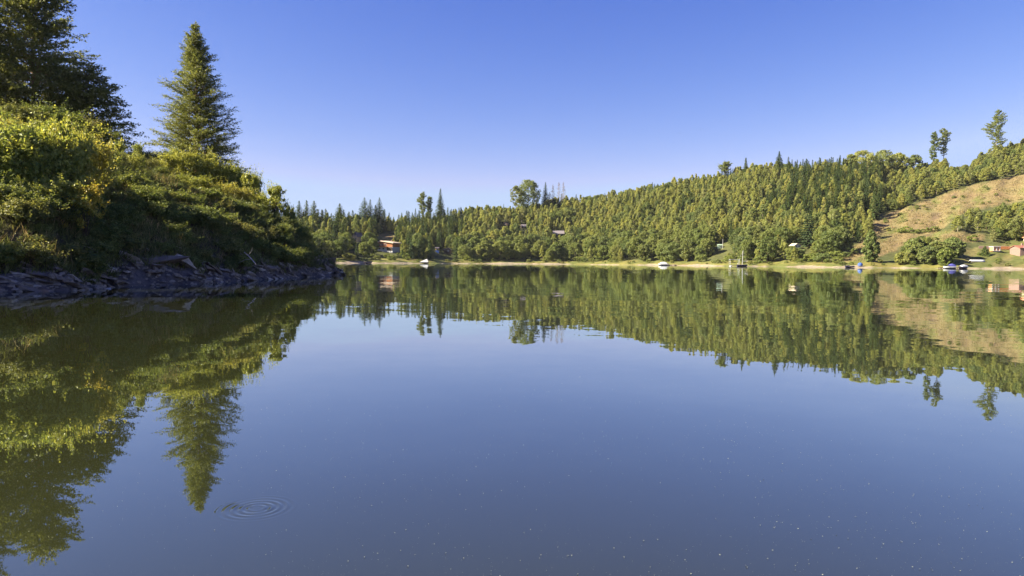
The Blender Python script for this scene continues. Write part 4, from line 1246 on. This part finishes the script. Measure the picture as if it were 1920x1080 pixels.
grow('tall_tree', 'dark tree behind the leafy shrubs, right of the tall spreading tree', 168, 66, 128,
     lambda H: near_tree(604, H, lambda t, a: 5.4 * (1.05 - t) ** .6, 1.0, .42, 10, lambda t: .05 + .5 * t, .135, .24, 9, .18, .56, .42, .22, .7), M['bark'], M['big_leaf'])

# one more tree of the same wood, further along the bank towards the viewer
for (X, Y, H, lab) in ((-40.5, 19.5, 10, 'leafy tree on the bank beyond the left edge of the picture'),):
    tr, bo, fo = near_tree(int(600 + Y), H, lambda t, a: 5.2 * (1.05 - t) ** .5, 1.5, .6, 8, lambda t: .3 + .6 * t, .2, .34, 8, .22, .56, .5, .15, .3)
    r = tag(empty('tall_tree', (X, Y, float(near_z(X, Y)) - .1)), lab, 'tree')
    link('trunk', set_mat(tr, M['bark']), None, r); link('boughs', set_mat(bo, M['bark']), None, r); link('foliage', set_mat(fo, M['big_leaf']), None, r)

# shrubs
SH = {}
def shrub_proto(key, seeds, h, r, ncl, nl, leaf, mat, up=.6):
    SH[key] = []
    for s_ in seeds:
        st, lv = shrub_mesh(s_, h, r, ncl, nl, leaf, up)
        SH[key].append((set_mat(st, M['bark']), set_mat(lv, mat)))
    SH[key + '_h'] = h
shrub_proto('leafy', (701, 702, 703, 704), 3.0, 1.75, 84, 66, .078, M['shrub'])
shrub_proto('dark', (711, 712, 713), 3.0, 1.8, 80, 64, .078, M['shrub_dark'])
shrub_proto('bramble', (721, 722, 723), 1.0, .95, 46, 46, .055, M['shrub_dark'], .35)
shrub_proto('yellow', (731,), 2.0, .95, 34, 36, .06, M['shrub_yellow'])
shrub_proto('rust', (741,), 1.6, .9, 30, 30, .055, M['shrub_rust'])
shrub_proto('young', (751, 752), 4.0, 1.35, 80, 70, .085, M['shrub'], .8)
def shrub(key, p, h, wide, name, label, group=None, cat='shrub', rz=None):
    k = frng.randrange(len(SH[key])); st, lv = SH[key][k]
    s_ = h / SH[key + '_h']
    r = tag(empty(name, p, frng.uniform(0, 6.28) if rz is None else rz, (s_ * wide, s_ * wide, s_)), label, cat, group)
    for nm, me in (('stems', st), ('leaves', lv)):
        o = bpy.data.objects.new(nm, me); COL.objects.link(o); o.parent = r
    return r

def to_top(px, Y, top):          # height of a shrub whose top reaches a given row of the photograph
    p = near_pt(px, Y); return p, at(px, top, Y).z - p.z

# front screen of sunlit shrubs whose tops make the outline of the bank
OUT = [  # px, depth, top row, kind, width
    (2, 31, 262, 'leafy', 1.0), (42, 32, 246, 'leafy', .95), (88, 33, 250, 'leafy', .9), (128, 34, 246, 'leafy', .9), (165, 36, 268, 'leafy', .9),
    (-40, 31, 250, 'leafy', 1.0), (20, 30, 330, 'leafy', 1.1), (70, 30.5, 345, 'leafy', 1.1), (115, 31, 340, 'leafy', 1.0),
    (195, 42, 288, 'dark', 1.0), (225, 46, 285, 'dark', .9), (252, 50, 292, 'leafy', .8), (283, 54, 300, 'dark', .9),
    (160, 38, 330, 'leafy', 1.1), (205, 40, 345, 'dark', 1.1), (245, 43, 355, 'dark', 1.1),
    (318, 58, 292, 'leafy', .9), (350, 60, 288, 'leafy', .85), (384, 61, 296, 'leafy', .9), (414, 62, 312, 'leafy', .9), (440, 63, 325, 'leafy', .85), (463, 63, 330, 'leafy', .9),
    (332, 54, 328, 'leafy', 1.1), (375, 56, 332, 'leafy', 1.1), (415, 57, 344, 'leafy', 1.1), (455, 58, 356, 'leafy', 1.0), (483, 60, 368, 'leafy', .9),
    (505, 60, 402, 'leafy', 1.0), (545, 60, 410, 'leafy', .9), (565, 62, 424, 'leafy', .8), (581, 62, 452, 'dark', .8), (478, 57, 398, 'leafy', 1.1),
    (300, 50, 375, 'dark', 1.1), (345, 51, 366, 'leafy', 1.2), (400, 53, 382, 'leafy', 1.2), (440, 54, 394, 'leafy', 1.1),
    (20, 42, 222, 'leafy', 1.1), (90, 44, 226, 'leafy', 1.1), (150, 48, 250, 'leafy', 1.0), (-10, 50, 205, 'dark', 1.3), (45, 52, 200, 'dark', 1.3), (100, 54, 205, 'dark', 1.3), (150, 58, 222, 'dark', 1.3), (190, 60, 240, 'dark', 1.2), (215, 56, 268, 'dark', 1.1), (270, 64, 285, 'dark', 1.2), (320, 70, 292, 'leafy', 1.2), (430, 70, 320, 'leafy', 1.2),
]
ORD = ['first', 'second', 'third', 'fourth', 'fifth', 'sixth', 'seventh', 'eighth', 'ninth', 'tenth', 'eleventh', 'twelfth', 'thirteenth', 'fourteenth', 'fifteenth', 'sixteenth']
def shrub_zone(px, Y, kind):
    zone = 'left' if px < 175 else ('notch' if px < 305 else 'point')
    row = 'back' if Y > {'left': 40, 'notch': 45, 'point': 59.5}[zone] else 'front'
    return zone, row, kind
rank = {}
for e in sorted(OUT): rank.setdefault(shrub_zone(e[0], e[1], e[3]), []).append(e)
for e in OUT:
    (px, Y, top, kind, wd) = e
    p, h = to_top(px, Y, top)
    if h < .8: h = .8
    zone, row, _k = shrub_zone(px, Y, kind)
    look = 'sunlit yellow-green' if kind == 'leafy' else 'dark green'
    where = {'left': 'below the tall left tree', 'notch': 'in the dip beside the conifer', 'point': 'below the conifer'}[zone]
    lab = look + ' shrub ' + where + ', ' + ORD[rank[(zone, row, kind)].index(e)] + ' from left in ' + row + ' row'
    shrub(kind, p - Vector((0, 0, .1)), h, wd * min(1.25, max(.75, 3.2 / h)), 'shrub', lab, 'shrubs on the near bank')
for (px, Y, top, wd, lab) in ((330, 60, 280, .7, 'airy young sapling at the left foot of the conifer'), (395, 62, 288, .7, 'airy young sapling right of the conifer stem'), (441, 62, 312, .75, 'light green sapling on the slope right of the conifer'),
        (470, 61, 326, .75, 'light green sapling two steps right of the conifer'), (494, 60, 368, .6, 'slim sapling left of the bright young tree'), (225, 50, 268, .7, 'slim sapling at the left of the dip beside the conifer'), (259, 52, 272, .65, 'slim sapling in the middle of the dip beside the conifer'),
        (28, 33, 236, .8, 'tall leafy sapling near the left edge below the tall tree'), (104, 34, 236, .8, 'tall leafy sapling in the middle of the left shrubs'), (544, 61, 386, .6, 'small sapling right of the bright young tree')):
    p, h = to_top(px, Y, top); shrub('young', p - Vector((0, 0, .1)), h, wd, 'young_tree', lab, cat='tree')
p, h = to_top(519, 59, 352); shrub('young', p, h, .85, 'young_tree', 'bright young tree with a pale stem near the tip of the bank', cat='tree')
p, h = to_top(160, 31, 358); shrub('yellow', p + Vector((0, 0, .2)), h, .85, 'shrub', 'yellow-leaved sapling glowing in the shade of the left bank')
p, h = to_top(150, 33, 248); shrub('rust', p + Vector((0, 0, h - 1.3)), 1.3, .7, 'shrub', 'rusty orange tipped shrub among the green ones at the left') if False else None
p, h = to_top(268, 46, 412); shrub('bramble', p, max(.6, h), 1.0, 'shrub', 'pale green bramble catching light in the shady dip')

# low brambles and ferns over the shaded slope
for k in range(215):
    px = frng.uniform(-40, 575)
    for _ in range(6):
        Y = frng.uniform(26, 62); X = (px - 960) / FPX * Y; d = float(near_d(X, Y))
        if .9 < d < 8.0: break
    else: continue
    p = Vector((X, Y, float(near_z(X, Y)) - .05))
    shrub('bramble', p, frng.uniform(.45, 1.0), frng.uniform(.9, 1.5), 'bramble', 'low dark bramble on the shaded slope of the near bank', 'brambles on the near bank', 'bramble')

# grass and dry stalks
def blades(name, label, n, mat, dmin, dmax, hmin, hmax, seed, wdt, tuft=9, clump=None):
    g = np.random.default_rng(seed); q = Q()
    px = g.uniform(-60, 632, n * 8); Y = g.uniform(24, 64, n * 8); X = (px - 960) / FPX * Y
    d = near_d(X, Y)
    ok = (d > dmin) & (d < dmax)
    if clump is not None: ok &= vnoise(X * 14, Y * 14, clump) >= .25
    X = X[ok][:n]; Y = Y[ok][:n]; Z = near_z(X, Y); m = len(X)
    hh = np.repeat(g.uniform(hmin, hmax, m), tuft)
    T = np.stack([g.normal(size=m * tuft) * .38, g.normal(size=m * tuft) * .38, np.ones(m * tuft)], -1)
    T /= np.linalg.norm(T, axis=1)[:, None]
    Ls = hh * g.uniform(.6, 1.1, m * tuft) / 2
    P = np.repeat(np.stack([X, Y, Z - .03], -1), tuft, 0) + g.normal(size=(m * tuft, 3)) * np.array([.07, .07, 0]) + T * Ls[:, None]
    q.leaves(P, g.normal(size=P.shape), Ls, wdt, g, T)
    return tag(q.obj(name, mat), label, 'grass', kind='stuff')
blades('bank_grass', 'long rough grass growing over the shaded bank', 7000, M['grass'], .55, 13, .25, .75, 81, .016, 10)
blades('dry_grass', 'pale dry grass stalks among the brambles on the bank', 700, M['drygrass'], 1.2, 9, .5, 1.15, 82, .010, 8, 5)

# a few single stalks and a bleached dead branch
for (px, Y, b, t, lab) in ((296, 36.6, 480, 456, 'thin pale stalk standing upright on the bank, left of two'), (315, 37.2, 480, 457, 'thin pale stalk standing upright on the bank, right of two')):
    p = at(px, b, Y); gz = float(near_z(p.x, p.y)); h = at(px, t, Y).z - gz
    h = max(.7, min(1.3, h))
    r = tag(empty('dry_stalk', (p.x, p.y, gz - .05)), lab, 'stalk')
    q = Q(); q.tube([(0, 0, 0), (.01, 0, h * .5), (.02, 0, h)], [.012, .010, .006], 5); q.obj('stem', M['drygrass'], r)
    g = np.random.default_rng(int(px)); q = Q(); n_ = 60; w_ = g.random(n_)
    q.leaves(np.stack([g.normal(size=n_) * .02 + .015, g.normal(size=n_) * .02, h * (.55 + .45 * w_)], -1), g.normal(size=(n_, 3)), .03, .012, g); q.obj('seed_head', M['drygrass'], r)
a = at(458, 473, 40.6); b = at(480, 496, 39.6)
for P_ in (a, b): P_.z = max(P_.z, float(near_z(P_.x, P_.y)) + .08)
r = tag(empty('dead_branch', b), 'bleached dead branch lying on the rocks near the tip', 'branch')
q = Q(); v = a - b; s_ = np.linspace(0, 1, 6)
q.tube([tuple(v * float(t_) + Vector((0, 0, .05 * math.sin(3 * t_)))) for t_ in s_], .028 * (1 - .6 * s_) + .006, 6); br = q.obj('stem', M['deadwood'], r, True)
q = Q(); m_ = v * .45; q.tube([tuple(m_), tuple(m_ + Vector((-.35, .1, -.05))), tuple(m_ + Vector((-.75, .15, -.22)))], [.016, .011, .005], 5)
m_ = v * .7; q.tube([tuple(m_), tuple(m_ + Vector((.18, .05, .25))), tuple(m_ + Vector((.25, .1, .5)))], [.013, .009, .004], 5); q.obj('twig', M['deadwood'], r, True)

# ------------------------------------------------------------------ thin summer haze over the lake
if HAZE > 0:
    m, nt, out = new_mat('haze')
    pv = nt.nodes.new('ShaderNodeVolumePrincipled')
    pv.inputs['Color'].default_value = (.92, .95, 1.0, 1); pv.inputs['Density'].default_value = HAZE; pv.inputs['Anisotropy'].default_value = .2
    nt.links.new(pv.outputs[0], out.inputs['Volume'])
    q = Q(); q.box((100, 800, 55), (4200, 4200, 190))
    hz = q.obj('haze', m); tag(hz, 'thin even haze in the air over lake and hill', kind='stuff')
